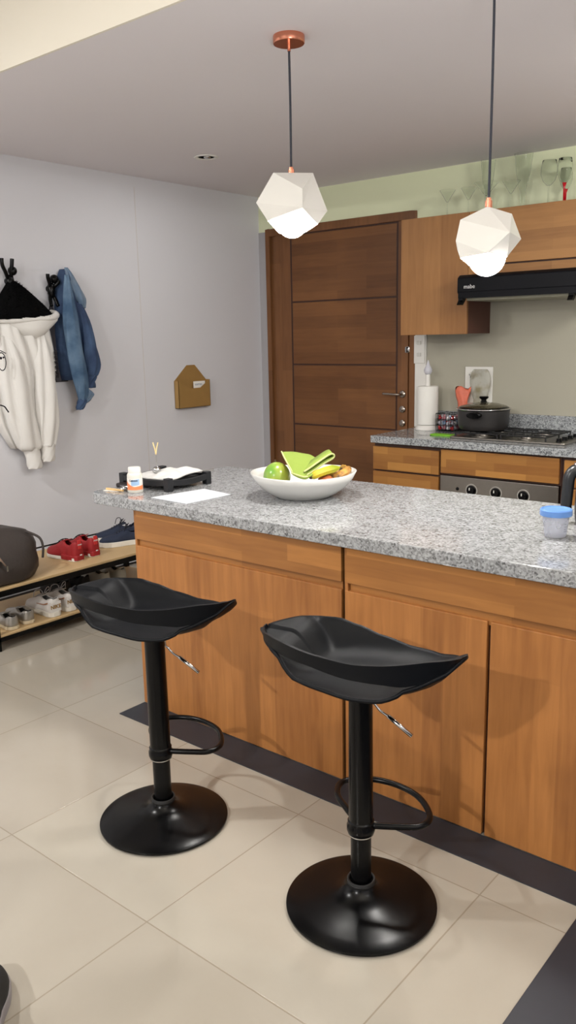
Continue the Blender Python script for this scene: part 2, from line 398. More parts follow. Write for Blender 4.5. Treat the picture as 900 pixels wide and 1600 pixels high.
t.part('cabinet_door', box(1.612, 2.49, 2.34, 2.36, .1, .853), m_cab, bevel=.002)

# upper cabinets
t = T('wall_cabinet', 'tall plain wooden wall cabinet overlapping the door casing, left of the hood', 'kitchen cabinet', (-.09, 2.77, 1.557))
t.part('cabinet_body', box(-.328, .148, 2.62, 2.925, 1.557, 2.278), plain('dark_red_brown_carcass', (84, 50, 40), .5, var=.1))
t.part('cabinet_door', box(-.33, .15, 2.6, 2.62, 1.555, 2.28), m_up, bevel=.002)
t = T('wall_cabinet', 'long low wooden wall cabinet above the black extractor hood', 'kitchen cabinet', (1.2, 2.77, 1.9))
t.part('cabinet_body', box(.155, 2.4, 2.62, 2.925, 1.905, 2.278), m_brown)
t.part('cabinet_door', box(.153, 1.0, 2.6, 2.62, 1.968, 2.28), m_uph, bevel=.002)
t.part('cabinet_door', box(1.004, 2.4, 2.6, 2.62, 1.968, 2.28), m_uph, bevel=.002)
t.part('lower_rail', box(.153, 2.4, 2.602, 2.62, 1.905, 1.958), m_uph)
t = T('extractor_hood', 'slim black extractor hood under the wall cabinet with small white lettering', 'extractor hood', (.55, 2.7, 1.76))
sec = [(2.45, 1.80), (2.45, 1.885), (2.475, 1.903), (2.92, 1.903), (2.92, 1.79), (2.49, 1.768)]
t.part('hood_body', prism(sec, .16, 1.02, 'x'), plain('hood_black', (10, 11, 16), .35, var=.05, spec=.15), bevel=.006)
t.part('grease_filter', box(.2, .98, 2.5, 2.9, 1.752, 1.772), plain('hood_filter_grey', (150, 148, 130), .5, .2), bevel=.003)
for x in (.165, .845):
    t.part('visor_bracket', prism([(2.46, 1.79), (2.46, 1.755), (2.44, 1.728), (2.465, 1.726), (2.5, 1.76), (2.5, 1.79)], x, x+.03, 'x'), m_black)
t.part('slide_visor', box(.17, 1.01, 2.447, 2.455, 1.765, 1.80), plain('hood_black', (24, 24, 30)))
t.part('lettering', text_g('mabe', .034, (.205, 2.4495, 1.822), (1, 0, 0), (0, 0, 1), (0, -1, 0)), plain('white_print', (225, 225, 225), .5))

# hob
t = T('gas_hob', 'stainless steel gas hob with black iron grates set in the back worktop', 'hob', (.5, 2.66, .918))
t.part('hob_plate', prism(rounded(.13, .875, 2.44, 2.86, .02), .918, .93), m_steel, bevel=.004)
gr_m = plain('cast_iron', (22, 22, 24), .55, var=.2)
burn = [(.3, 2.555, .05), (.6, 2.55, .038), (.32, 2.76, .038), (.62, 2.76, .05)]
for bx, by, r in burn:
    bu = t.part('burner', lathe([(.001, .93), (r+.02, .93), (r+.02, .934), (r, .936), (r*.92, .944), (.001, .944)], (bx, by, 0), 28), m_steel, smooth=False)
    t.part('burner_cap', lathe([(.001, .944), (r*.8, .944), (r*.8, .951), (r*.65, .954), (.001, .954)], (bx, by, 0), 28), gr_m, parent=bu)
for gx in (.165, .47):
    g = G(); gw = .28
    zt = .955
    def bar(p, q): g.merge(tube([p, q], .0048, 6, smooth=False))
    for yy in (2.462, 2.66, 2.84):
        bar((gx, yy, zt), (gx+gw, yy, zt))
    for xx in (gx, gx+gw): bar((xx, 2.462, zt), (xx, 2.84, zt))
    for xx in (gx, gx+gw):
        for yy in (2.462, 2.66, 2.84): bar((xx, yy, .93), (xx, yy, zt))
    for cy in (2.555, 2.76):
        cx = gx+gw/2
        for q in range(4):
            a = PI/2*q; dx, dy = math.cos(a), math.sin(a)
            L0 = .14 if abs(dx) > .5 else .095
            g.merge(tube([(cx+dx*.03, cy+dy*.03, zt), (cx+dx*L0*.6, cy+dy*L0*.6, zt), (cx+dx*L0, cy+dy*L0, zt)], .0046, 6))
    t.part('grate', g, gr_m)
for i in range(4):
    t.part('hob_knob', lathe([(.001, .93), (.019, .93), (.018, .934), (.015, .936), (.014, .952), (.001, .953)], (.815, 2.5+i*.085, 0), 20), m_black)

# ------------------------------------------------------------------ pendant lamps
e, t, b = nt('lit_bulb', (255, 255, 255), .4)
b.inputs['Emission Color'].default_value = (1, .97, .93, 1); b.inputs['Emission Strength'].default_value = PENDANT*7
m_bulb = e
m_shade = plain('white_ceramic_shade', (222, 220, 214), .3, var=.015, spec=.5)
_t = m_shade.node_tree; _o = _t.nodes['Material Output']; _b = _t.nodes['Principled BSDF']
_tr = N(_t, 'ShaderNodeBsdfTranslucent'); _tr.inputs[0].default_value = (.95, .93, .88, 1)
_ms = N(_t, 'ShaderNodeMixShader'); _ms.inputs[0].default_value = .025
_t.links.new(_b.outputs[0], _ms.inputs[1]); _t.links.new(_tr.outputs[0], _ms.inputs[2]); _t.links.new(_ms.outputs[0], _o.inputs['Surface'])
R_, Fw = Vector((.767, .642, 0)), Vector((-.642, .767, 0))
def pendant(cx, cy, zc, pts, ztop, label, zb):
    zlow = min(p[1] for p in pts)
    t = T('pendant_lamp', label, 'pendant lamp', (cx, cy, H), 'faceted white pendant lamps over the island')
    t.part('ceiling_rose', lathe([(.001, H), (.057, H), (.058, H-.004), (.058, H-.024), (.056, H-.027), (.001, H-.027)], (cx, cy, 0), 40), m_copper, auto=True)
    t.part('rose_stem', lathe([(.001, H-.027), (.006, H-.027), (.006, H-.052), (.001, H-.052)], (cx, cy, 0), 12), m_copper)
    P = [(cx, cy, H-.05), (cx+.0015, cy, (H+ztop)/2), (cx, cy, ztop+.02)]
    t.part('cord', tube(P, .0042, 8), plain('dark_cloth_cord', (44, 46, 56), .7, var=.3, scale=400))
    t.part('lamp_collar', lathe([(.001, ztop+.024), (.008, ztop+.024), (.0085, ztop+.016), (.0115, ztop+.015), (.012, ztop-.012), (.001, ztop-.012)], (cx, cy, 0), 20), m_copper, auto=True)
    bm = bmesh.new(); c = Vector((cx, cy, zc))
    for r, u, f in pts:
        if u < zlow+.01: u = zlow+.010-.15*f
        bm.verts.new(c+R_*r+Fw*f+Vector((0, 0, u)))
    bmesh.ops.convex_hull(bm, input=bm.verts)
    bmesh.ops.dissolve_limit(bm, angle_limit=.22, verts=bm.verts, edges=bm.edges)
    bm.faces.ensure_lookup_table(); bm.normal_update()
    lo = [f for f in bm.faces if f.normal.z < -.93]
    bmesh.ops.delete(bm, geom=lo, context='FACES')
    bm.verts.index_update()
    g = G().add([v.co.copy() for v in bm.verts], [tuple(v.index for v in f.verts) for f in bm.faces]); bm.free()
    t.part('lamp_shade', g, m_shade, solid=.004)
    k = t.part('bulb', ball((cx, cy, zb), .058, 28), m_bulb, smooth=True)
    t.part('bulb_holder', lathe([(.001, ztop-.01), (.018, ztop-.01), (.018, zb+.03), (.001, zb+.03)], (cx, cy, 0), 16), m_white)
    return t
pendant(.587, .367, 2.046, [(-.067, .113, -.02), (.081, .113, 0), (.134, -.023, 0), (.096, -.088, -.03), (.038, .038, -.12), (.036, -.03, -.145), (-.134, .008, -.02), (-.092, -.088, -.088),
        (-.067, .1, .08), (.06, .1, .09), (0, .03, .13), (.1, -.02, .09), (-.11, -.02, .09), (.05, -.088, .085), (-.05, -.088, .09)],
        2.156, 'white faceted pendant lamp with flat top edge hanging over the fruit bowl', 1.985)
pendant(1.395, .367, 1.852, [(-.005, .1, -.01), (.07, .075, -.02), (.108, 0, 0), (.055, -.072, -.04), (.043, .01, -.105), (-.093, .06, -.02), (-.108, -.005, -.03), (-.093, -.072, -.03),
        (.05, .07, .06), (-.05, .07, .07), (0, 0, .11), (.08, -.02, .08), (-.08, -.02, .085), (.04, -.072, .07), (-.04, -.072, .075), (-.02, -.072, -.085)],
        1.955, 'white faceted pendant lamp with pointed right side hanging lower in front of the hood', 1.797)
t = T('recessed_downlight', 'small round unlit downlight with silver reflector recessed in the grey ceiling', 'downlight', (-1.08, 1.6, H))
t.part('trim_ring', G().merge(lathe([(.05, H-.001), (.055, H-.006), (.072, H-.005), (.075, H-.0005)], (-1.08, 1.6, 0), 36)), m_white, smooth=True)
t.part('reflector', lathe([(.001, H-.0005), (.02, H-.0006), (.05, H-.001)], (-1.08, 1.6, 0), 30), m_chrome, smooth=True)
t.part('lamp_glass', ball((-1.07, 1.6, H-.002), .022, 16, sz=.5), m_chrome, smooth=True)

# ------------------------------------------------------------------ bar stools
def make_stool(label, loc, rz, ring_rz):
    t = T('bar_stool', label, 'bar stool', loc, 'black swivel bar stools', rz, world=False)
    t.part('base', lathe([(.001, .002), (.205, .002), (.21, .006), (.21, .011), (.2, .0155), (.17, .022), (.13, .03), (.09, .038), (.062, .047), (.046, .058), (.038, .068), (.036, .074), (.001, .074)], n=72), m_black, auto=True)
    t.part('base_collar', lathe([(.034, .07), (.038, .07), (.039, .076), (.036, .084), (.034, .084), (.034, .07)], n=36).merge(
        tube([(.037*math.cos(2*PI*i/36), .037*math.sin(2*PI*i/36), .083) for i in range(36)], .0022, 6, True, 1)), plain('black_rubber', (24, 24, 24), .55))
    t.part('lower_pole', lathe([(.001, .07), (.0285, .07), (.0285, .27), (.001, .27)], n=36), m_black, auto=True)
    t.part('upper_pole', lathe([(.001, .25), (.033, .25), (.0335, .255), (.032, .67), (.001, .67)], n=36), m_black, auto=True)
    cl = t.part('foot_ring_collar', lathe([(.03, .226), (.036, .226), (.039, .235), (.039, .248), (.036, .254), (.0365, .262), (.033, .266), (.03, .266), (.03, .226)], n=36), m_black, auto=True)
    t.part('chrome_ring', lathe([(.029, .223), (.0355, .223), (.0355, .227), (.029, .227), (.029, .223)], n=36), m_chrome, parent=cl)
    rg = t.part('foot_ring', tube([(.03, .012, .25), (.085, .048, .25), (.135, .09, .25), (.13, .148, .25), (.056, .212, .25), (-.031, .230, .25), (-.113, .209, .25), (-.168, .150, .25), (-.143, .085, .25), (-.08, .04, .25), (-.028, .01, .25)], .009, 10), m_black, smooth=True)
    rg.rotation_euler = (0, 0, ring_rz)
    # seat shell: rim height all round, pan pushed down in the middle
    a = .285
    zf = [(-.285, .780), (-.228, .786), (-.136, .779), (-.083, .762), (-.012, .739), (.079, .725), (.171, .731), (.25, .755), (.285, .79)]
    zb = [(-.285, .772), (-.22, .770), (-.17, .767), (-.150, .752), (-.138, .735), (-.11, .721), (-.036, .715), (.06, .703), (.118, .703), (.151, .713), (.174, .733), (.2, .742), (.25, .765), (.285, .79)]
    zt = [(-.285, .782), (-.2, .802), (-.15, .804), (-.036, .797), (.061, .791), (.118, .793), (.218, .801), (.27, .797), (.285, .793)]
    bb = [(-.285, .772), (-.22, .770), (-.19, .766), (-.073, .764), (.058, .748), (.117, .744), (.173, .738), (.2, .742), (.25, .765), (.285, .79)]
    n = 96; rings = 26; zc = .697; v = []; f = []
    def rim(th):
        u = a*math.cos(th); s = math.sin(th); bb_ = .17 if s > 0 else .18
        return u, math.copysign(bb_*max(0, 1-(u/a)**2)**.6, s) if abs(s) > 1e-6 else 0
    for k in range(rings+1):
        rho = k/rings
        for i in range(n):
            th = 2*PI*i/n; u, q = rim(th); E_ = interp(zf, u) if q > 0 else interp(zb, u)
            uu = u*rho; w_ = (uu-.155)/.13 if uu > 0 else (-uu-.10)/.11
            w_ = min(1, max(0, w_)); w_ = w_*w_*(3-2*w_)
            v.append((uu, q*rho, zc+(E_-zc)*max(rho**5, w_)))
    for k in range(rings):
        for i in range(n):
            j = (i+1) % n; f.append((k*n+i, k*n+j, (k+1)*n+j, (k+1)*n+i))
    st = t.part('seat', G().add(v, f), m_blackpl, smooth=True, solid=.009)
    # back band standing clear of the pan
    v = []; f = []; m = 60; out = .003
    for i in range(m+1):
        th = PI+PI*i/m; u, q = rim(th)
        zt_, zb_ = interp(zt, u), interp(bb, u)
        for (o_, z) in ((1.0, zb_), (1.012, (zb_+zt_)/2), (1.03, zt_), (.985, zt_), (.968, (zb_+zt_)/2), (.958, zb_)):
            sc = o_
            v.append((u*sc if abs(u) < a*.97 else u*(1+(sc-1)*.3), q*sc, z))
    for i in range(m):
        for j in range(6):
            j2 = (j+1) % 6; f.append((i*6+j, i*6+j2, (i+1)*6+j2, (i+1)*6+j))
    f += [tuple(range(6)), tuple(m*6+j for j in reversed(range(6)))]
    t.part('back_band', G().add(v, f), m_blackpl, auto=True)
    t.part('seat_mount', lathe([(.001, .66), (.075, .668), (.09, .69), (.001, .69)], n=4*6), m_black)
    return t
s2 = make_stool('black plastic swivel bar stool, the nearer one, before the two-door island cabinet', (1.5, -.5, 0), math.radians(10), math.radians(-10))
lever = G().merge(tube([(.02, .03, .66), (.012, .045, .60), (.02, .05, .585), (.035, .053, .568), (.06, .055, .555)], .0035, 8))
lv = s2.part('height_lever', lever, m_chrome, smooth=True)
s2.part('lever_grip', tube([(.055, .0545, .558), (.122, .06, .512)], .006, 10, smooth=False), m_chrome, parent=lv, smooth=True)
s1o = copytree(s2.o, (.745, -.555, 0), math.radians(17.7), 'black plastic swivel bar stool, the farther one, before the wide-door island cabinet', 'black swivel bar stools')
for c_ in C.objects:
    if c_.parent == s1o and c_.name.startswith('foot_ring.'): c_.rotation_euler = (0, 0, math.radians(-17.7))

# ------------------------------------------------------------------ fruit bowl
BX, BY, Z0 = .572, .428, .9185
m_cer = plain('white_glazed_ceramic', (210, 209, 205), .12, var=.01)
v = []; f = []; n = 64
prof_o = [(.0, 0), (.108, 0), (.112, .004), (.135, .015), (.172, .042), (.198, .072), (.212, .098)]
prof_i = [(.207, .099), (.191, .072), (.162, .044), (.12, .022), (.06, .013), (.0, .011)]
g = G(); P = prof_o+prof_i
ux = Vector((.767, .642))
for r, z in P:
    for i in range(n):
        a = 2*PI*i/n; c = math.cos(a)*ux.x+math.sin(a)*ux.y
        lift = 1+.06*(c*c)*(z/.1)
        rr = max(r, 1e-4)*(1+.03*(c*c)-.0*(1-c*c))
        v.append((BX+rr*math.cos(a), BY+rr*math.sin(a), Z0+z*lift))
for k in range(len(P)-1):
    for i in range(n): j = (i+1) % n; f.append((k*n+i, k*n+j, (k+1)*n+j, (k+1)*n+i))
single('fruit_bowl', G().add(v, f), m_cer, 'large shallow white ceramic bowl holding fruit on the island', 'bowl', loc=(BX, BY, Z0), smooth=True)
def fruit_mat(name, c1, c2, scale=6, rough=.3):
    m, t, b = nt(name, c1, rough)
    tc = N(t, 'ShaderNodeTexCoord'); nz = N(t, 'ShaderNodeTexNoise', Scale=scale, Detail=3.0); t.links.new(tc.outputs['Object'], nz.inputs['Vector'])
    mr = N(t, 'ShaderNodeMapRange'); mr.inputs['From Min'].default_value = .35; mr.inputs['From Max'].default_value = .65
    mx = N(t, 'ShaderNodeMix', data_type='RGBA'); mx.inputs[6].default_value = lin(c1); mx.inputs[7].default_value = lin(c2)
    t.links.new(nz.outputs['Fac'], mr.inputs['Value']); t.links.new(mr.outputs[0], mx.inputs[0]); t.links.new(mx.outputs[2], b.inputs['Base Color'])
    return m
def rot(g, c, ax, ang):
    M = Matrix.Rotation(ang, 3, ax); c = Vector(c)
    g.v = [tuple(M@(Vector(p)-c)+c) for p in g.v]; return g
mc = Vector((BX, BY, 0))-R_*.108-Fw*.03
t = T('mango', 'round green mango with a yellow blush at the left of the bowl', 'fruit', (mc.x, mc.y, Z0+.016))
t.part('mango_flesh', rot(ball((mc.x, mc.y, Z0+.087), .060, 28, sx=.93, sy=1.02, sz=1), (mc.x, mc.y, Z0+.087), 'Z', .7), fruit_mat('mango_skin', (104, 150, 56), (172, 168, 66), 9, .25), smooth=True)
t.part('stem', lathe([(.001, 0), (.004, 0), (.003, .01), (.001, .01)], (mc.x-.015, mc.y+.01, Z0+.144), 8), plain('fruit_stem', (74, 56, 34), .7))
def wp(r, f_, z): p = Vector((BX, BY, Z0))+R_*r+Fw*f_; return (p.x, p.y, Z0+z+.020)
def banana(pts, label, c1, c2, name):
    t = T('banana', label, 'fruit', pts[0])
    t.part('banana_skin', tube(pts, lambda s: .017*(.55+.45*min(1, 8*s))*(1 if s < .72 else max(.34, 1-(s-.72)*2.6)), 8, k=7), fruit_mat(name, c1, c2, 30 if 'spot' in name or 'dark' in name else 9, .45), auto=True)
    t.part('blossom_end', ball(pts[0], .010, 10), plain('banana_tip', (60, 46, 36), .8), smooth=True)
banana([wp(.028, -.115, .078), wp(.055, -.105, .088), wp(.09, -.085, .096), wp(.12, -.06, .099), wp(.145, -.035, .1)], 'yellow-green banana on top at the right of the bowl, tip facing out', (196, 166, 22), (150, 160, 28), 'banana_yellow')
banana([wp(.1, -.02, .06), wp(.13, -.01, .073), wp(.155, .02, .08), wp(.17, .05, .084), wp(.175, .08, .086)], 'over-ripe banana with black spots at the right rim of the bowl', (198, 150, 60), (44, 30, 22), 'banana_spotted')
banana([wp(.12, -.055, .055), wp(.15, -.035, .07), wp(.18, -.0, .082), wp(.19, .04, .088)], 'blackened banana lying lowest against the right rim of the bowl', (66, 44, 28), (206, 150, 70), 'banana_dark')
oc = wp(.088, -.07, .048)
t = T('onion', 'small reddish-brown onion half hidden under the yellow banana', 'vegetable', (oc[0], oc[1], Z0+.02))
t.part('onion_bulb', ball(oc, .034, 24, sz=.9), fruit_mat('onion_skin', (150, 78, 48), (182, 104, 66), 10, .4), smooth=True)
# folded green napkin with a pale stitched edge: a thick cloth bent over the fruit
def cloth_strip(rows, th):
    """rows: list of polylines (same length) -> a sheet given real thickness"""
    n = len(rows[0]); v = [p for r in rows for p in r]; f = []
    for i in range(len(rows)-1):
        for j in range(n-1): f.append((i*n+j, i*n+j+1, (i+1)*n+j+1, (i+1)*n+j))
    return G().add(v, f)
t = T('napkin', 'folded lime green cloth napkin draped over the fruit in the bowl', 'napkin', wp(0, -.02, .09))
m_gc = plain('green_cotton', (128, 148, 58), .85, var=.05, scale=60, bump=.4, bscale=900)
m_ge = plain('pale_green_hem', (186, 192, 128), .85, var=.03)
A_ = [(-.085, .02, .162), (-.04, .03, .160), (.0, .035, .152), (.03, .03, .146), (.055, .02, .132)]
B_ = [(-.075, -.05, .148), (-.045, -.06, .138), (-.01, -.06, .128), (.03, -.055, .118), (.05, -.05, .122)]
C_ = [(-.045, -.13, .092), (-.02, -.145, .082), (.0, -.15, .078), (.014, -.145, .080), (.035, -.125, .090)]
rowsT = [smoothpath([wp(*p) for p in L], 4) for L in (A_, B_, C_)]
cols = list(zip(*rowsT)); grid = [smoothpath(list(c), 5) for c in cols]
flap = t.part('front_flap', cloth_strip(grid, .004), m_gc, smooth=True, solid=.005)
for L in ([(-.087, .02, .162), (-.076, -.052, .147), (-.046, -.128, .1)], [(-.05, -.13, .097), (-.02, -.142, .088), (.0, -.147, .083), (.014, -.142, .084)]):
    t.part('stitched_hem', tube([wp(*p) for p in L], .0032, 8), m_ge, smooth=True)
# the turned-over roll reaching right
def strip2(P, Q): 
    a = smoothpath([wp(*p) for p in P], 6); b_ = smoothpath([wp(*p) for p in Q], 6); return cloth_strip([a, b_], 0)
P1 = [(-.0, -.125, .100), (.03, -.115, .118), (.07, -.085, .140), (.10, -.06, .155), (.118, -.045, .158), (.125, -.04, .148), (.115, -.045, .137), (.08, -.07, .122), (.045, -.1, .104), (.012, -.13, .088)]
Q1 = [(p[0]-.01, p[1]+.085, p[2]+.006) for p in P1]
t.part('rolled_fold', strip2(P1, Q1), m_gc, smooth=True, solid=.005)
t.part('stitched_hem', tube([wp(p[0], p[1]-.001, p[2]) for p in P1], .0034, 8), m_ge, smooth=True)

# ------------------------------------------------------------------ left end of the island
t = T('serving_tray', 'black slatted wooden tray stand with curved sides and corner legs on the island', 'tray', (-.125, .29, Z0))
m_tray = plain('black_painted_wood', (24, 25, 29), .45, var=.1)
tx0, tx1, ty0, ty1 = -.285, .04, .165, .425
for nm, ax in (('front_rail', 0), ('back_rail', 1), ('left_rail', 2), ('right_rail', 3)):
    pts = []; k = 14
    for i in range(k+1):
        s = i/k; dip = math.sin(PI*s); pts.append((s, .030+.008*(1-dip)+ (.018 if s < .07 or s > .93 else 0)*0, .052-.012*dip))
    poly = lambda a0, a1: [(a0+(a1-a0)*s, Z0+lo) for s, lo, hi in pts]+[(a0+(a1-a0)*s, Z0+hi) for s, lo, hi in reversed(pts)]
    poly2 = lambda a0, a1: [(a0+(a1-a0)*s, Z0+.028-.012*math.sin(PI*s)) for s, lo, hi in pts]+[(a0+(a1-a0)*s, Z0+hi) for s, lo, hi in reversed(pts)]
    if ax == 0: g = prism(poly2(tx0, tx1), ty0, ty0+.012, 'y')
    if ax == 1: g = prism(poly2(tx0, tx1), ty1-.012, ty1, 'y')
    if ax == 2: g = prism(poly2(ty0, ty1), tx0, tx0+.012, 'x')
    if ax == 3: g = prism(poly2(ty0, ty1), tx1-.012, tx1, 'x')
    t.part(nm, g, m_tray)
for x in (tx0, tx1-.028):
    for y in (ty0, ty1-.028): t.part('leg', box(x-.001, x+.029, y-.001, y+.029, Z0, Z0+.057), m_tray, bevel=.002)
g = G()
for i in range(7):
    x = tx0+.02+i*.043; g.merge(box(x, x+.028, ty0+.012, ty1-.012, Z0+.03, Z0+.036))
t.part('slats', g, m_tray)
# crumpled white cloth on the tray
import math as _m
rows = []
for i in range(17):
    r = []
    for j in range(17):
        s, q = i/16, j/16
        x = tx0+.045+(.25)*s; y = ty0+.02+.205*q
        e_ = min(s, 1-s, q, 1-q)*6; e_ = min(1, e_)
        z = Z0+.042+e_*(.006+.03*s*q+(.3+s)*(.006*_m.sin(9*s+5*q)+.005*_m.sin(17*q-6*s)+.004*_m.sin(23*s+3*q))) + .03*max(0, s-.5)*q
        r.append((x+.01*_m.sin(7*q), y+.008*_m.sin(9*s), z))
    rows.append(r)
single('folded_cloth', cloth_strip(rows, 0), plain('white_linen', (206, 205, 202), .9, var=.02, bump=.2, bscale=300), 'crumpled white cloth lying on the black tray', 'cloth', loc=(-.125, .29, Z0+.04), smooth=True, solid=.006)
t = T('memo_clip', 'small silver ball clip holder with a wooden clothespin on its wire, on the tray cloth', 'memo holder', (-.143, .285, Z0+.05))
t.part('ball_base', ball((-.143, .265, Z0+.068), .020, 22, sz=.85), m_chrome, smooth=True)
t.part('wire', tube([(-.143, .265, Z0+.08), (-.142, .265, Z0+.145)], .0011, 6, smooth=False), m_chrome)
for s in (-1, 1):
    o = t.part('clothespin_leg', tube([(-.142, .265, Z0+.138), (-.142+s*.003, .265+s*.0025, Z0+.165), (-.142+s*.009, .265+s*.007, Z0+.192)], .0034, 4, smooth=False), plain('clothespin_wood', (222, 196, 140), .6))
# pill bottle
px, py = -.092, .095
t = T('pill_bottle', 'white supplement bottle with orange and blue label at the island end', 'bottle', (px, py, Z0))
t.part('bottle_body', lathe([(.001, 0), (.031, 0), (.033, .003), (.033, .074), (.031, .08), (.027, .085), (.001, .085)], (px, py, Z0), 40), plain('bottle_white', (220, 216, 206), .3, var=.01), auto=True)
t.part('bottle_cap', lathe([(.001, .084), (.0265, .084), (.027, .086), (.027, .104), (.025, .108), (.001, .108)], (px, py, Z0), 40), m_white, auto=True)
def wrap(a0, a1, zlo, zhi, r, k=24):
    v = []; f = []
    for i in range(k+1):
        a = a0+(a1-a0)*i/k; s = i/k
        zl = zlo(s) if callable(zlo) else zlo; zh = zhi(s) if callable(zhi) else zhi
        for rr, z in ((r, zl), (r, zh)): v.append((px+rr*math.cos(a), py+rr*math.sin(a), Z0+z))
    for i in range(k): f.append((2*i, 2*i+2, 2*i+3, 2*i+1))
    return G().add(v, f)
va = math.atan2(-.767, .642)   # direction towards the viewer's side of the room
lb = t.part('label', wrap(va-1.4, va+1.4, .014, .062, .0333), plain('label_white', (236, 232, 226), .4), solid=-.0002)
t.part('orange_band', wrap(va-1.38, va+1.38, .013, lambda s: .026+.034*max(0, .55-s)**1.4*2.0+.012*max(0, s-.5), .0337), plain('label_orange', (238, 142, 92), .4), parent=lb)
t.part('blue_patch', wrap(va-.35, va+.75, lambda s: .03+.004*s, lambda s: .056+.004*s, .0336), plain('label_blue', (158, 190, 224), .4), parent=lb)
n_ = Vector((math.cos(va), math.sin(va), 0))
tg = text_g('Caltrate', .0115, Vector((px, py, Z0+.050))+n_*.034-R_*.021, R_, (0, 0, 1), n_, .0003, .0003)
tg.v = [tuple(Vector((px, py, p[2]))+Matrix.Rotation((Vector(p)-Vector((px, py, p[2]))).dot(R_)/.034, 3, 'Z')@(n_*.0342)) for p in tg.v]
t.part('lettering', tg, plain('label_navy', (36, 44, 70), .5), parent=lb)
# paper sheet, cards and small things
pp = [(.07, .04), (.293, .03), (.305, .275), (.115, .305)]
single('paper_sheet', prism(pp, Z0+.0002, Z0+.0022), plain('white_paper', (208, 211, 217), .6, var=.01), 'white paper sheets lying flat in front of the tray on the island', 'paper')
single('wallet', prism(rounded(-.262, -.17, .12, .19, .012), Z0, Z0+.018), plain('black_leather', (34, 26, 26), .5, var=.2, bump=.3), 'small black leather wallet at the left corner of the island', 'wallet', bevel=.005)
single('business_card', rot(prism([(-.245, .045), (-.165, .045), (-.165, .098), (-.245, .098)], Z0, Z0+.0015), (-.2, .07, Z0), 'Z', .35), plain('card_stock', (244, 242, 236), .6), 'white card lying beneath the key ring at the island corner', 'card')
single('wooden_stick', tube([(-.235, .052, Z0+.006), (-.135, .062, Z0+.006)], .0055, 6, smooth=False), plain('pale_wood', (222, 184, 128), .6), 'pale wooden clothespin-like stick lying beside the bottle', 'stick')
single('key_ring', tube([(-.165+.022*math.cos(2*PI*i/16), .085+.016*math.sin(2*PI*i/16), Z0+.008) for i in range(16)], .003, 6, True, 2).merge(box(-.15, -.12, .075, .086, Z0+.003, Z0+.008)).merge(tube([(-.2, .1, Z0+.015), (-.16, .09, Z0+.018), (-.13, .1, Z0+.014)], .0018, 6)), m_chrome, 'silver metal key ring beside the white bottle', 'key ring')

# cup with blue lid
cx, cy = 1.675, .335
t = T('specimen_cup', 'clear plastic measuring cup with a light blue screw lid on the island', 'cup', (cx, cy, Z0))
mcup, tt, bb_ = nt('frosted_plastic', (236, 238, 246), .28); bb_.inputs['Transmission Weight'].default_value = .72; bb_.inputs['IOR'].default_value = 1.18
tc = N(tt, 'ShaderNodeTexCoord'); nz = N(tt, 'ShaderNodeTexNoise', Scale=25.0); tt.links.new(tc.outputs['Object'], nz.inputs['Vector'])
mr = N(tt, 'ShaderNodeMapRange'); mr.inputs['To Min'].default_value = .2; mr.inputs['To Max'].default_value = .36; tt.links.new(nz.outputs['Fac'], mr.inputs['Value']); tt.links.new(mr.outputs[0], bb_.inputs['Roughness'])
t.part('cup_body', lathe([(.001, .0), (.031, .0), (.034, .003), (.042, .07), (.0395, .07), (.032, .006), (.001, .004)], (cx, cy, Z0), 48), mcup, auto=True)
t.part('cup_lid', lathe([(.042, .07), (.049, .07), (.05, .073), (.0495, .088), (.047, .091), (.044, .091), (.042, .088), (.001, .088), (.001, .083), (.042, .083), (.042, .07)], (cx, cy, Z0), 48), plain('light_blue_plastic', (98, 142, 208), .3, var=.02), auto=True)
mk = G()
va2 = va+.35
for k, z in enumerate((.022, .03, .038, .046)):
    a = va2+.1; r = .0345+z*.105
    L_ = .012 if k % 2 == 0 else .007
    p0 = Vector((cx+r*math.cos(a), cy+r*math.sin(a), Z0+z)); q = Vector((-math.sin(a), math.cos(a), 0))
    mk.merge(tube([p0, p0+q*L_], .0006, 4, smooth=False))
t.part('volume_marks', mk, plain('grey_print', (120, 122, 140), .6))
# kettle at the right edge
kx, ky = 1.715, .605
lf = Vector((-.767, -.642, 0))
t = T('kettle', 'black kettle with an open hooked handle at the right edge of the island', 'kettle', (kx, ky, Z0))
t.part('kettle_body', lathe([(.001, 0), (.072, 0), (.075, .006), (.077, .03), (.078, .06), (.074, .15), (.068, .185), (.06, .195), (.001, .2)], (kx, ky, Z0), 48), plain('kettle_black', (30, 28, 27), .25, var=.05), auto=True)
def kp(d, z): p = Vector((kx, ky, Z0+z))+lf*d; return tuple(p)
hd = [kp(.05, .178), kp(.07, .184), kp(.09, .180), kp(.104, .160), kp(.108, .12), kp(.110, .08), kp(.112, .046)]
hp = t.part('handle', tube(hd, lambda s: .0215-.003*s, 14), plain('handle_black', (26, 28, 31), .3), smooth=True)
t.part('handle_trim', tube([kp(.04, .202), kp(.065, .204), kp(.088, .200)], .008, 10), plain('polished_trim', (220, 200, 200), .15, 1), parent=hp, smooth=True)
t.part('spout', tube([kp(-.05, .15), kp(-.085, .17), kp(-.1, .185)], .018, 12), m_black, smooth=True)
t.part('lid_knob', ball(kp(0, .21), .014, 14), m_black, smooth=True)

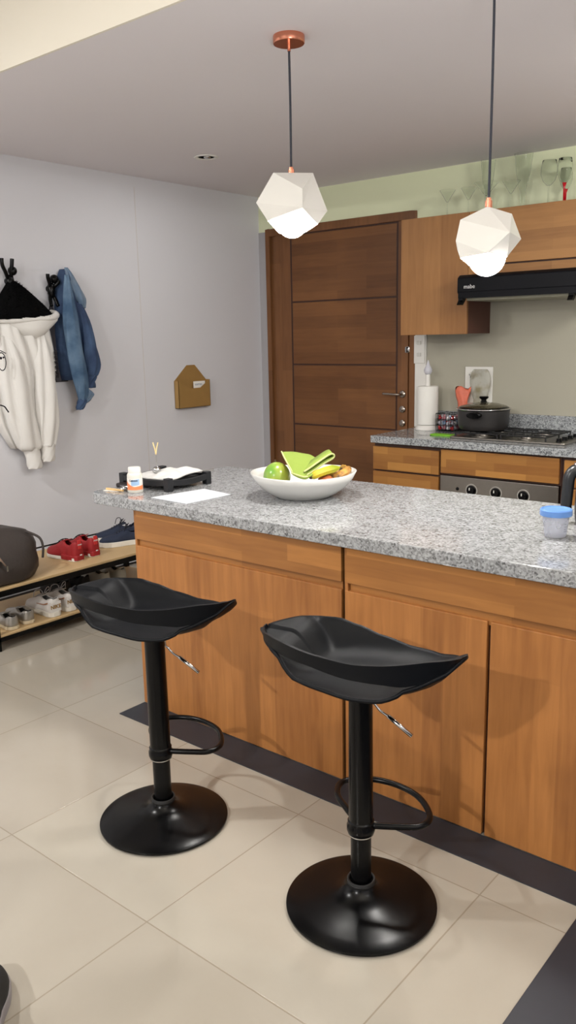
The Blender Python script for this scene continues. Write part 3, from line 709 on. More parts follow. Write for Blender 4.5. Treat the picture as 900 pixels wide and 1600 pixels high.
# ------------------------------------------------------------------ things on the back worktop
Zb = .9185
t = T('casserole_pot', 'dark grey non-stick casserole pot with black side grips standing on the hob', 'pot', (.265, 2.635, .96))
m_pot = plain('nonstick_grey', (62, 60, 60), .35, .4, var=.08)
pc = (.265, 2.635, 0)
t.part('pot_body', lathe([(.001, .961), (.12, .961), (.14, .966), (.152, .98), (.158, 1.0), (.162, 1.085), (.167, 1.09), (.163, 1.092), (.157, 1.088), (.153, 1.0), (.13, .972), (.001, .968)], pc, 56), m_pot, auto=True)
ld = t.part('pot_lid', lathe([(.164, 1.091), (.164, 1.097), (.14, 1.112), (.09, 1.126), (.03, 1.133), (.001, 1.134), (.001, 1.131), (.03, 1.130), (.09, 1.123), (.14, 1.108), (.16, 1.093), (.164, 1.091)], pc, 56), glass('lid_glass', (190, 185, 170), .05), smooth=True)
lr = lathe([(.158, 1.090), (.169, 1.090), (.170, 1.097), (.160, 1.100), (.158, 1.090)], pc, 56); t.part('lid_rim', lr, m_chrome, parent=ld, smooth=True)
t.part('lid_knob', lathe([(.001, 1.13), (.022, 1.13), (.02, 1.137), (.016, 1.142), (.016, 1.15), (.028, 1.158), (.03, 1.165), (.026, 1.170), (.001, 1.171)], pc, 28), m_black, parent=ld, auto=True)
for a0 in (va-.55, va-.55+PI):
    dx, dy = math.cos(a0), math.sin(a0); q = Vector((-dy, dx, 0)); o = Vector((pc[0]+dx*.155, pc[1]+dy*.155, 1.065)); n_v = Vector((dx, dy, 0))
    t.part('side_grip', loft([[tuple(o+q*(s*.045*math.cos(b))*1+n_v*(k)+Vector((0, 0, .020*math.sin(b)-.2*k*0))) for b in [2*PI*i/20 for i in range(20)]] for k, s in ((0, .95), (.012, 1.05), (.03, 1.1), (.04, 1.0), (.043, .8))]), m_black, auto=True)
# paper towel
t = T('paper_towel_holder', 'white paper towel holder topped by a grey-white bird-shaped finial', 'paper towel holder', (-.255, 2.80, Zb))
c = (-.235, 2.80, Zb)
t.o.location = (c[0], c[1], Zb); t.off = (c[0], c[1], Zb)
t.part('holder_base', lathe([(.001, 0), (.085, 0), (.086, .004), (.078, .02), (.065, .032), (.001, .034)], c, 44), m_white, auto=True)
t.part('center_post', lathe([(.001, .03), (.0165, .03), (.0155, .375), (.001, .375)], c, 24), m_white, auto=True)
bz = Zb+.395
bird = G().merge(lathe([(.001, -.025), (.016, -.022), (.027, -.005), (.028, .012), (.02, .028), (.012, .042), (.008, .058), (.004, .07), (.001, .074)], (c[0], c[1], bz), 24))
t.part('finial', bird, plain('bird_grey_white', (206, 206, 214), .35), smooth=True)
single('paper_towel_roll', lathe([(.02, .036), (.070, .036), (.0715, .04), (.0715, .29), (.070, .295), (.02, .295), (.02, .036)], c, 56), plain('tissue_white', (240, 238, 232), .95, var=.015, bump=.5, bscale=250), 'thick roll of white paper towel on the holder by the door', 'paper towel roll', loc=(c[0], c[1], Zb+.036), auto=True)
# wire basket with sweets
bx0, bx1, by0, by1 = -.135, .0, 2.74, 2.86
t = T('wire_basket', 'small black wire basket of wrapped sweets between paper towel and pot', 'basket', ((bx0+bx1)/2, (by0+by1)/2, Zb))
g = G()
def br_(p, q, r=.0016): g.merge(tube([p, q], r, 5, smooth=False))
for z in (.004, .04, .08, .118):
    for p, q in (((bx0, by0), (bx1, by0)), ((bx1, by0), (bx1, by1)), ((bx1, by1), (bx0, by1)), ((bx0, by1), (bx0, by0))): br_((*p, Zb+z), (*q, Zb+z), .0024 if z > .1 else .0015)
for i in range(8):
    s = i/7; x = bx0+(bx1-bx0)*s; y = by0+(by1-by0)*s
    for p in ((x, by0), (x, by1), (bx0, y), (bx1, y)): br_((*p, Zb+.004), (*p, Zb+.118))
    br_((x, by0, Zb+.004), (x, by1, Zb+.004))
t.part('wire_frame', g, m_black)
cols_ = [('red', (178, 40, 44)), ('blue', (150, 180, 212)), ('white', (226, 224, 226)), ('silver', (180, 176, 186)), ('pink', (206, 140, 150)), ('clear', (206, 200, 208))]
k = 0
for iz in range(3):
    for ix in range(4):
        for iy in range(3):
            x = bx0+.02+ix*.031; y = by0+.022+iy*.036; z = Zb+.02+iz*.034
            nm, cc = cols_[(k*5+iz*3+ix) % 6]; k += 1
            gg = ball((x, y, z), .0135, 10, sz=.8).merge(lathe([(.001, 0), (.009, .012), (.001, .012)], (x, y, z+.006), 6))
            gg = rot(gg, (x, y, z), 'X', random.random()*3)
            side = ('front', 'middle', 'back')[iy]; lay = ('bottom', 'middle', 'top')[iz]
            single('wrapped_sweet', gg, plain('sweet_'+nm, cc, .25, .2, coat=.5), f'wrapped sweets in red, blue, white, silver, pink or purple foil piled in the wire basket', 'sweet', 'wrapped sweets in the wire basket')
# orange plastic bag
pk = []
for i in range(14):
    s = i/13; z = 1.0+.2*s; wd = .016+.040*s+.004*math.sin(9*s); dp = .010+.012*math.sin(PI*s)
    pk.append([(-.012+(wd+.006*math.sin(5*a+7*s))*math.cos(a), 2.882+(dp*.5+.003*math.sin(7*a+11*s))*math.sin(a), z+.014*math.sin(3*a+1)*s) for a in [2*PI*j/24 for j in range(24)]])
single('snack_bag', loft(pk), plain('orange_film', (220, 112, 84), .3, var=.2, scale=40, coat=.6), 'crumpled orange plastic bag standing against the wall behind the wire basket', 'bag', smooth=True)
pk = []
for i in range(10):
    s = i/9; z = Zb+.082*s; wd = .022-.006*s
    pk.append([(-.012+wd*math.cos(a), 2.882+.012*math.sin(a), z) for a in [2*PI*j/20 for j in range(20)]])
single('jar', loft(pk), glass('jar_glass', (230, 230, 226), .08), 'small glass jar propping up the orange bag', 'jar', smooth=True)
# green sponge cloth
single('sponge_cloth', prism(rounded(-.05, .115, 2.5, 2.585, .025), Zb, Zb+.008), plain('lime_sponge', (122, 190, 40), .8, var=.08, bump=.4), 'flat lime green cleaning cloth on the back worktop, left of the hob', 'cloth', bevel=.002)
# outlet plate with a plastic bag hanging over it
t = T('wall_outlet', 'square white outlet plate on the back wall above the pot', 'outlet', (.085, YB-.004, 1.2))
t.part('cover_plate', box(-.018, .182, YB-.013, YB-.004, 1.06, 1.34), m_white, bevel=.003)
t.part('socket', box(.02, .145, YB-.017, YB-.013, 1.1, 1.305), plain('outlet_module', (220, 218, 208), .35), bevel=.003)
t.part('socket_hook', tube([(.022, YB-.017, 1.29), (.022, YB-.032, 1.29), (.032, YB-.034, 1.28), (.03, YB-.03, 1.268)], .003, 8), m_chrome, smooth=True)
mbag, tt, bb_ = nt('clear_film', (214, 212, 200), .25); bb_.inputs['Transmission Weight'].default_value = .55; bb_.inputs['IOR'].default_value = 1.1
tc = N(tt, 'ShaderNodeTexCoord'); nz = N(tt, 'ShaderNodeTexNoise', Scale=14.0, Detail=2.0); tt.links.new(tc.outputs['Object'], nz.inputs['Vector'])
rp = N(tt, 'ShaderNodeValToRGB'); rp.color_ramp.elements[0].color = lin((180, 170, 140)); rp.color_ramp.elements[0].position = .3; rp.color_ramp.elements[1].color = lin((226, 225, 216)); rp.color_ramp.elements[1].position = .55
tt.links.new(nz.outputs['Fac'], rp.inputs[0]); tt.links.new(rp.outputs[0], bb_.inputs['Base Color'])
pk = []
for i in range(16):
    s = i/15; z = 1.325-.23*s; wd = .045+.026*math.sin(PI*min(1, s*1.2))**.6; dp = .006+.018*math.sin(PI*s)
    pk.append([(.108+(wd+.005*math.sin(4*a+6*s))*math.cos(a), YB-.040+(dp+.002*math.sin(6*a+9*s))*math.sin(a), z) for a in [2*PI*j/28 for j in range(28)]])
single('plastic_bag', loft(pk), mbag, 'crumpled translucent plastic bag hanging over the white outlet plate', 'bag', smooth=True)
st_ = G().merge(tube([(.1, YB-.04, 1.325), (.09, YB-.03, 1.3), (.05, YB-.026, 1.296), (.03, YB-.03, 1.29)], .002, 6))
# ------------------------------------------------------------------ glasses on top of the cupboards
m_gl = glass('clear_glass', (248, 250, 248), .01)
m_gl.node_tree.nodes['Principled BSDF'].inputs['IOR'].default_value = 1.13
m_gr = plain('red_glass', (190, 20, 34), .1, spec=.6)
ZG = 2.2805
def martini(x, y, label, h=.165, r=.05):
    t = T('martini_glass', label, 'glass', (x, y, ZG), 'martini glasses on the wall cabinets')
    t.part('glass_foot', lathe([(.001, 0), (r*.72, 0), (r*.7, .002), (.006, .006), (.001, .007)], (x, y, ZG), 32), m_gl, auto=True)
    t.part('stem', lathe([(.001, .005), (.0035, .006), (.003, h*.5), (.004, h*.56), (.001, h*.57)], (x, y, ZG), 12), m_gl, smooth=True)
    t.part('glass_bowl', lathe([(.001, h*.55), (.006, h*.56), (r*.5, h*.77), (r, h), (r-.0015, h), (r*.48, h*.785), (.005, h*.585), (.001, h*.58)], (x, y, ZG), 40), m_gl, auto=True)
martini(-.078, 2.74, 'martini glass standing leftmost on top of the tall wall cabinet')
martini(.07, 2.74, 'martini glass second from the left on the cabinets, just left of the lamp cord', .162, .049)
martini(.200, 2.72, 'widest martini glass on the cabinets, directly behind the black lamp cord', .175, .075)
martini(.352, 2.74, 'martini glass right of the lamp cord, in front of the tallest vase', .168, .054)
def flute(x, y, h, r, label):
    t = T('tall_vase', label, 'vase', (x, y, ZG))
    t.part('vase_foot', lathe([(.001, 0), (.034, 0), (.033, .003), (.01, .008), (.001, .009)], (x, y, ZG), 32), m_gl, auto=True)
    t.part('vase_body', lathe([(.001, .007), (.010, .008), (.012, .03), (.018, .12), (r*.75, h*.65), (r, h), (r-.002, h), (r*.72, h*.65), (.015, .12), (.008, .03), (.001, .028)], (x, y, ZG), 36), m_gl, auto=True)
flute(.150, 2.835, .325, .045, 'tall narrow flared clear glass vase left of the lamp cord, behind the martini glasses')
flute(.385, 2.83, .330, .055, 'tallest flared clear glass vase on the cabinets, right of the lamp cord')
def wine(x, y, h, r, label, red):
    t = T('wine_glass', label, 'glass', (x, y, ZG), 'wine glasses on the wall cabinets')
    t.part('glass_foot', lathe([(.001, 0), (.033, 0), (.032, .002), (.006, .006), (.001, .007)], (x, y, ZG), 32), m_gl, auto=True)
    t.part('stem', lathe([(.001, .005), (.0042, .006), (.0045 if not red else .006, h*.36), (.006 if not red else .013, h*.46), (.001, h*.46)], (x, y, ZG), 14), m_gr if red else m_gl, smooth=True, label='red glass stem' if red else None)
    pr = [(.001, h*.445), (.012, h*.45), (r*.72, h*.55), (r, h*.7), (r*.96, h*.85), (r*.82, h)]
    t.part('glass_bowl', lathe(pr+[(q-.0015, z+.0005) for q, z in reversed(pr[1:])]+[(.001, h*.455)], (x, y, ZG), 36), m_gl, smooth=True)
wine(.588, 2.735, .25, .048, 'large clear wine glass with a plain stem on the right cabinet', False)
wine(.690, 2.715, .245, .044, 'wine glass with a red stem at the right edge of the row', True)
wine(.645, 2.85, .215, .038, 'smaller wine glass with a red stem, behind and between the two larger ones', True)

# ------------------------------------------------------------------ left wall: hooks, clothes, letter holder
def hook_man(y, z, label, pose):
    t = T('wall_hook', label, 'wall hook', (XL, y, z), 'black figure-shaped wall hooks')
    x = XL
    t.part('back_pad', lathe([(.001, 0), (.02, 0), (.02, .012), (.001, .012)], (0, 0, 0), 20), m_black).data
    o = t.o.children[0] if t.o.children else None
    t_o = [c for c in C.objects if c.parent == t.o][0]
    for vtx in t_o.data.vertices:
        a_, b__, c_ = vtx.co+Vector(t.off); vtx.co = Vector((c_, a_, b__))
    t.part('figure_body', loft([[(x+.03+rx*math.cos(a), y+ry*math.sin(a), z+dz) for a in [2*PI*i/20 for i in range(20)]] for dz, rx, ry in ((-.055, .013, .014), (-.03, .021, .026), (.0, .022, .027), (.022, .018, .023), (.036, .009, .011))]), m_black, smooth=True)
    t.part('head', ball((x+.042, y+pose[0], z+.058), .027, 20), m_black, smooth=True)
    for s, (dy, dz, lift) in zip((-1, 1), pose[1]):
        t.part('arm', tube([(x+.03, y+s*.012, z+.01), (x+.048, y+dy*.55, z+dz*.35), (x+.062, y+dy, z+dz*.7), (x+.066, y+dy+s*.003, z+dz)], .0115, 10), m_black, smooth=True)
    for s in (-1, 1):
        t.part('leg', tube([(x+.028, y+s*.01, z-.035), (x+.04, y+s*.02, z-.07), (x+.055, y+s*.024, z-.105)], .0115, 10), m_black, smooth=True)
hook_man(.668, 1.915, 'black little-man wall hook with raised arms holding up the white hoodie', (.014, ((-.062, .125, 0), (.0, .125, 0))))
hook_man(.95, 1.88, 'black little-man wall hook carrying the denim jacket', (.018, ((-.040, .085, 0), (.03, .05, 0))))

def folds(y0, y1, z, x0, depth, amp, freq, ph, n=72, asym=0.0):
    """closed cross-section of hanging cloth against the wall: flat back, rippled front"""
    P = []; half = n//2
    for i in range(half):
        s = i/(half-1); y = y0+(y1-y0)*s; P.append((x0, y, z))
    for i in range(half):
        s = 1-i/(half-1); y = y0+(y1-y0)*s
        env = max(.0, math.sin(PI*min(max(s, .0), 1)))**.4
        x = x0+.004+env*(depth*(1-asym*s)+amp*math.sin(freq*s*2*PI+ph)+amp*.4*math.sin(freq*2.3*s*2*PI-ph*1.7))
        P.append((x, y, z))
    return P
def sfolds(y0, y1, z, x0, depth, amp, freq, ph, n=110):
    P = []; half = n//2
    for i in range(half): P.append((x0, y0+(y1-y0)*i/(half-1), z))
    for i in range(half):
        s = 1-i/(half-1); env = max(0, math.sin(PI*s))**.35
        q = s+.03*math.sin(7*z+ph)
        P.append((x0+.003+env*(depth+amp*abs(math.sin(freq*q*PI+ph))+amp*.5*abs(math.sin(freq*1.7*q*PI-ph*2))), y0+(y1-y0)*s, z))
    return P
m_hood = plain('cream_fleece', (228, 226, 222), .95, var=.03, scale=14, bump=.35, bscale=180)
m_furb = plain('black_fleece', (9, 9, 10), 1.0, var=.3, scale=80, spec=.1, bump=1, bscale=500)
XW = XL+.015
t = T('hoodie', 'cream white hoodie with black fleece lining and small black doodles hanging from the left hook', 'hoodie', (XL, .7, .9))
# body, rows from top to bottom (z, y0, y1, depth)
rows_ = [(1.70, .40, .900, .045), (1.62, .38, .915, .065), (1.52, .40, .925, .075), (1.40, .41, .928, .08), (1.28, .43, .905, .08), (1.18, .45, .89, .078), (1.08, .49, .86, .07), (1.0, .54, .84, .06), (.93, .58, .81, .045)]
body = loft([sfolds(y0, y1, z, XW, d, .034, 4.3, .4+z*.9) for z, y0, y1, d in rows_])
t.part('torso', body, m_hood, smooth=True)
def sleeve(P, rs, name='sleeve', m=m_hood, sx=.75, amp=.003, fold=0.0, fk=3):
    pts = smoothpath(P, 6); secs = []
    for i, p in enumerate(pts):
        s = i/(len(pts)-1); r = interp([(k/(len(rs)-1), v_) for k, v_ in enumerate(rs)], s)
        secs.append([(p.x+sx*(r+amp*math.sin(5*a+9*s)+fold*r*abs(math.sin(2.5*a+fk*s)))*math.cos(a), p.y+(r+amp*math.sin(4*a+13*s))*math.sin(a), p.z+.3*amp*math.sin(5*a)) for a in [2*PI*j/44 for j in range(44)]])
    return loft(secs)
sl = t.part('sleeve', sleeve([(XW+.06, .56, 1.60), (XW+.085, .57, 1.45), (XW+.095, .59, 1.28), (XW+.095, .615, 1.10), (XW+.085, .655, .95), (XW+.075, .67, .915)], [.05, .095, .10, .092, .078, .056], sx=.42, amp=.006, fold=.8), m_hood, smooth=True)
t.part('cuff', sleeve([(XW+.075, .672, .925), (XW+.072, .684, .89), (XW+.068, .694, .83), (XW+.066, .697, .80)], [.05, .048, .048, .044], amp=.003, fold=.15), m_hood, parent=sl, smooth=True)
sl = t.part('sleeve', sleeve([(XW+.075, .80, 1.62), (XW+.1, .79, 1.45), (XW+.105, .79, 1.25), (XW+.1, .79, 1.08), (XW+.09, .785, .93)], [.03, .066, .076, .074, .056], sx=.42, amp=.005, fold=.8, fk=2), m_hood, smooth=True)
t.part('cuff', sleeve([(XW+.09, .785, .94), (XW+.088, .785, .90), (XW+.085, .785, .86), (XW+.083, .784, .835)], [.05, .044, .044, .040], amp=.003, fold=.15), m_hood, parent=sl, smooth=True)
# hood: shallow pouch below, rolled rim, black lining rising to the hook
secs = []
for s, wd, z, dp in ((0, .205, 1.70, .12), (.2, .195, 1.685, .125), (.4, .16, 1.66, .13), (.6, .115, 1.63, .135), (.85, .075, 1.60, .13), (1, .03, 1.578, .10)):
    cyy = .735+.02*s
    secs.append([(XW+.01+dp*(.5+.5*math.cos(a)), cyy+wd*math.sin(a)*1.0, z+.012*math.cos(a)) for a in [2*PI*j/32 for j in range(32)]])
t.part('hood', loft(secs), m_hood, smooth=True)
t.part('hood_rim', tube([(XW+.02, .500, 1.70), (XW+.09, .56, 1.693), (XW+.12, .66, 1.690), (XW+.125, .76, 1.694), (XW+.11, .87, 1.703), (XW+.06, .938, 1.722), (XW+.02, .925, 1.735)], lambda s: .019+.004*math.sin(9*s), 12), m_hood, smooth=True)
secs = []
for s, y0, y1, z in ((0, .485, .925, 1.695), (.2, .50, .895, 1.735), (.4, .53, .85, 1.78), (.6, .565, .805, 1.825), (.8, .605, .755, 1.868), (.93, .635, .715, 1.90), (1, .655, .695, 1.915)):
    dp = .115*(1-s)**.6+.02; c_ = (y0+y1)/2; h_ = (y1-y0)/2
    secs.append([(XW+.005+dp*(.5+.5*math.cos(a)), c_+h_*math.sin(a)*(1+.015*math.sin(14*a+20*s)), z+.004*math.sin(11*a)) for a in [2*PI*j/44 for j in range(44)]])
fur = loft(secs)
t.part('hood_lining', fur, m_furb, smooth=True, label='black fleece lining')
# tufts of fleece over the lining
tf = G(); random.seed(3)
for k in range(700):
    s = random.random(); a = random.uniform(-PI*.5, PI*.5); y0 = .485+.17*s; y1 = .925-.225*s**.95; z = 1.70+.21*s
    dp = .115*(1-s)**.6+.02; c_ = (y0+y1)/2; h_ = (y1-y0)/2
    p = Vector((XW+.005+dp*(.5+.5*math.cos(a)), c_+h_*math.sin(a), z))
    d_ = Vector((math.cos(a)*.8, math.sin(a)*.9, random.uniform(-.5, .7))).normalized()*.019
    q = Vector((random.uniform(-1, 1), random.uniform(-1, 1), random.uniform(-1, 1))).normalized()*.0035; q2 = d_.cross(q).normalized()*.0035
    tf.add([p-q-d_*.4, p+q-d_*.4, p+q2-d_*.4, p+d_], [(0, 1, 3), (1, 2, 3), (2, 0, 3), (0, 2, 1)])
o = t.part('fleece_pile', tf, m_furb); o['kind'] = 'stuff'
ink = plain('black_print', (30, 28, 34), .8)
def doodle(P, r=.003, closed=False): return tube(P, r, 6, closed)
xd = XW+.172
t.part('printed_doodle', doodle([(xd+.004+.012*math.sin(a)*0, .468+.026*math.cos(a), 1.455+.05*math.sin(a)) for a in [2*PI*i/14 for i in range(14)]], .0028, True)
       .merge(ball((xd+.004, .464, 1.475), .008, 10)).merge(ball((xd+.004, .481, 1.478), .006, 10)).merge(doodle([(xd-.01, .456, 1.525), (xd-.004, .48, 1.512), (xd-.006, .505, 1.50)], .0026)), ink)
t.part('printed_doodle', doodle([(xd+.0, .435, 1.21), (xd+.001, .46, 1.20), (xd+.0, .475, 1.18), (xd, .485, 1.165)], .004), ink)
dd = G()
for z in (1.50, 1.47, 1.44, 1.41, 1.38, 1.355):
    dd.merge(doodle([(XW+.105, .875, z), (XW+.092, .893, z-.012), (XW+.08, .906, z+.004), (XW+.06, .92, z-.015)], .0055))
t.part('printed_doodle', dd, ink)

# denim jacket
def denim(name, c1, c2):
    m, t, b = nt(name, c1, .85)
    tc = N(t, 'ShaderNodeTexCoord'); nz = N(t, 'ShaderNodeTexNoise', Scale=7.0, Detail=5.0); t.links.new(tc.outputs['Object'], nz.inputs['Vector'])
    mr = N(t, 'ShaderNodeMapRange'); mr.inputs['From Min'].default_value = .38; mr.inputs['From Max'].default_value = .66
    mx = N(t, 'ShaderNodeMix', data_type='RGBA'); mx.inputs[6].default_value = lin(c1); mx.inputs[7].default_value = lin(c2)
    t.links.new(nz.outputs['Fac'], mr.inputs['Value']); t.links.new(mr.outputs[0], mx.inputs[0]); t.links.new(mx.outputs[2], b.inputs['Base Color'])
    return m
m_den = denim('blue_denim', (58, 86, 116), (104, 130, 156)); m_denl = denim('pale_denim', (92, 116, 142), (138, 152, 166)); m_dend = denim('dark_denim', (42, 60, 92), (66, 90, 124))
t = T('denim_jacket', 'blue washed denim jacket hanging from the second wall hook', 'jacket', (XL, 1.05, 1.13))
rows_ = [(2.00, 1.03, 1.055, .03), (1.96, 1.01, 1.075, .045), (1.90, .995, 1.10, .055), (1.80, .975, 1.14, .06), (1.70, .965, 1.165, .065), (1.6, .96, 1.18, .065), (1.5, .96, 1.18, .06), (1.4, .97, 1.17, .055), (1.32, .985, 1.15, .045)]
t.part('back_panel', loft([sfolds(y0, y1, z, XW, d, .018, 2.6, 1+z*1.2) for z, y0, y1, d in rows_]), m_dend, smooth=True)
t.part('collar', sleeve([(XW+.05, 1.045, 2.008), (XW+.06, 1.065, 1.95), (XW+.075, 1.09, 1.88), (XW+.08, 1.115, 1.82), (XW+.07, 1.135, 1.765)], [.012, .026, .036, .036, .022], sx=.5, amp=.003, fold=.4), m_denl, smooth=True)
sl = t.part('sleeve', sleeve([(XW+.085, 1.02, 1.96), (XW+.10, 1.01, 1.82), (XW+.115, 1.005, 1.66), (XW+.115, 1.02, 1.50), (XW+.11, 1.045, 1.36), (XW+.10, 1.065, 1.25), (XW+.09, 1.068, 1.19)], [.014, .034, .052, .058, .052, .042, .03], amp=.006, sx=.5, fold=.35), m_den, smooth=True)
t.part('cuff', sleeve([(XW+.09, 1.068, 1.20), (XW+.085, 1.06, 1.165), (XW+.08, 1.048, 1.132)], [.03, .034, .024], amp=.003), m_dend, parent=sl, smooth=True)
t.part('turned_cuff', sleeve([(XW+.09, 1.10, 1.265), (XW+.085, 1.125, 1.225), (XW+.08, 1.11, 1.19), (XW+.08, 1.08, 1.165)], [.012, .035, .028, .014], amp=.003), m_denl, parent=sl, smooth=True)
sl = t.part('sleeve', sleeve([(XW+.07, 1.10, 1.80), (XW+.085, 1.13, 1.66), (XW+.09, 1.155, 1.52), (XW+.085, 1.17, 1.41), (XW+.075, 1.165, 1.34)], [.024, .042, .05, .054, .045], amp=.006, sx=.5, fold=.45), m_dend, smooth=True)
t.part('cuff', sleeve([(XW+.075, 1.165, 1.345), (XW+.072, 1.15, 1.305), (XW+.07, 1.145, 1.265)], [.04, .036, .044], amp=.004), m_dend, parent=sl, smooth=True)
t = T('grey_jacket', 'dark grey jacket hanging mostly hidden between the hoodie and the denim jacket', 'jacket', (XL, .955, 1.3))
rows_ = [(1.78, .945, .965, .02), (1.70, .925, .995, .03), (1.58, .92, 1.0, .04), (1.45, .925, 1.01, .045), (1.33, .945, 1.045, .035), (1.31, .95, 1.04, .03)]
t.part('jacket_body', loft([folds(y0, y1, z, XL+.003, d*.3, .003, 1.5, z) for z, y0, y1, d in rows_]), plain('charcoal_cloth', (72, 70, 76), .9, var=.1), smooth=True)
t.part('hanging_loop', tube([(XL+.02, .95, 1.79), (XL+.03, .95, 1.83), (XL+.03, .95, 1.86)], .003, 6), plain('charcoal_cloth', (72, 70, 76)), smooth=True)

# brass envelope letter holder
m_br = plain('aged_brass', (176, 140, 84), .42, .35, var=.08, scale=15)
t = T('letter_holder', 'brass envelope-shaped letter holder on the grey wall holding a card', 'letter holder', (XL, 2.115, 1.06))
y0, y1, zb_, zt_ = 1.955, 2.275, 1.065, 1.262; x0 = XL+.002; x1 = XL+.045
t.part('back_plate', prism([(y0, zb_), (y1, zb_), (y1, zt_), (2.165, 1.372), (2.085, 1.372), (y0, zt_)], x0, x0+.003, 'x'), m_br)
t.part('front_pocket', prism([(y0, zb_), (y1, zb_), (y1, zt_), (2.175, 1.205), (2.075, 1.205), (y0, zt_)], x1, x1+.003, 'x'), m_br)
t.part('pocket_sides', G().merge(box(x0, x1+.003, y0, y0+.003, zb_, zt_)).merge(box(x0, x1+.003, y1-.003, y1, zb_, zt_)).merge(box(x0, x1+.003, y0, y1, zb_, zb_+.003)), m_br)
t = T('card', 'white card with blue print sticking out of the brass letter holder', 'card', (XL+.02, 2.17, 1.07))
t.part('card_stock', box(XL+.02, XL+.0212, 2.13, 2.25, 1.07, 1.252), plain('card_stock', (244, 242, 236), .6))
t.part('lettering', text_g('correo', .026, (XL+.0213, 2.145, 1.222), (0, 1, 0), (0, 0, 1), (1, 0, 0)), plain('card_print', (90, 120, 150), .6))

# ------------------------------------------------------------------ bench, bag and shoes
bx0, bx1, by0, by1 = -1.60, -1.065, -.07, 1.225
m_pine = wood('light_oak_board', (186, 156, 112), (214, 186, 142), False, .2, 2.0, .5, .8, .2)
t = T('shoe_bench', 'low two-tier shoe bench with pale wooden shelves and black metal frame by the wall', 'shoe rack', (-1.33, .58, 0))
t.part('top_shelf', box(bx0+.005, bx1-.005, by0, by1, .315, .330), m_pine, bevel=.002)
t.part('lower_shelf', box(bx0+.005, bx1-.005, by0+.02, by1-.0, .072, .085), m_pine, bevel=.002)
fr = G()
for z0, z1 in ((.285, .315), (.05, .072)):
    fr.merge(box(bx1-.028, bx1, by0, by1, z0, z1)).merge(box(bx0, bx0+.025, by0, by1, z0, z1)).merge(box(bx0, bx1, by0, by0+.025, z0, z1)).merge(box(bx0, bx1, by1-.025, by1, z0, z1))
t.part('metal_frame', fr, m_black, bevel=.002)
for x in (bx0, bx1-.028):
    for y in (by0, by1-.028): t.part('leg', box(x, x+.028, y, y+.028, 0, .315), m_black)
t.part('back_rail', tube([(bx0+.01, by0, .331), (bx0+.01, by0, .349), (bx0+.01, by1, .349), (bx0+.01, by1, .331)], .005, 8, smooth=False), m_black)

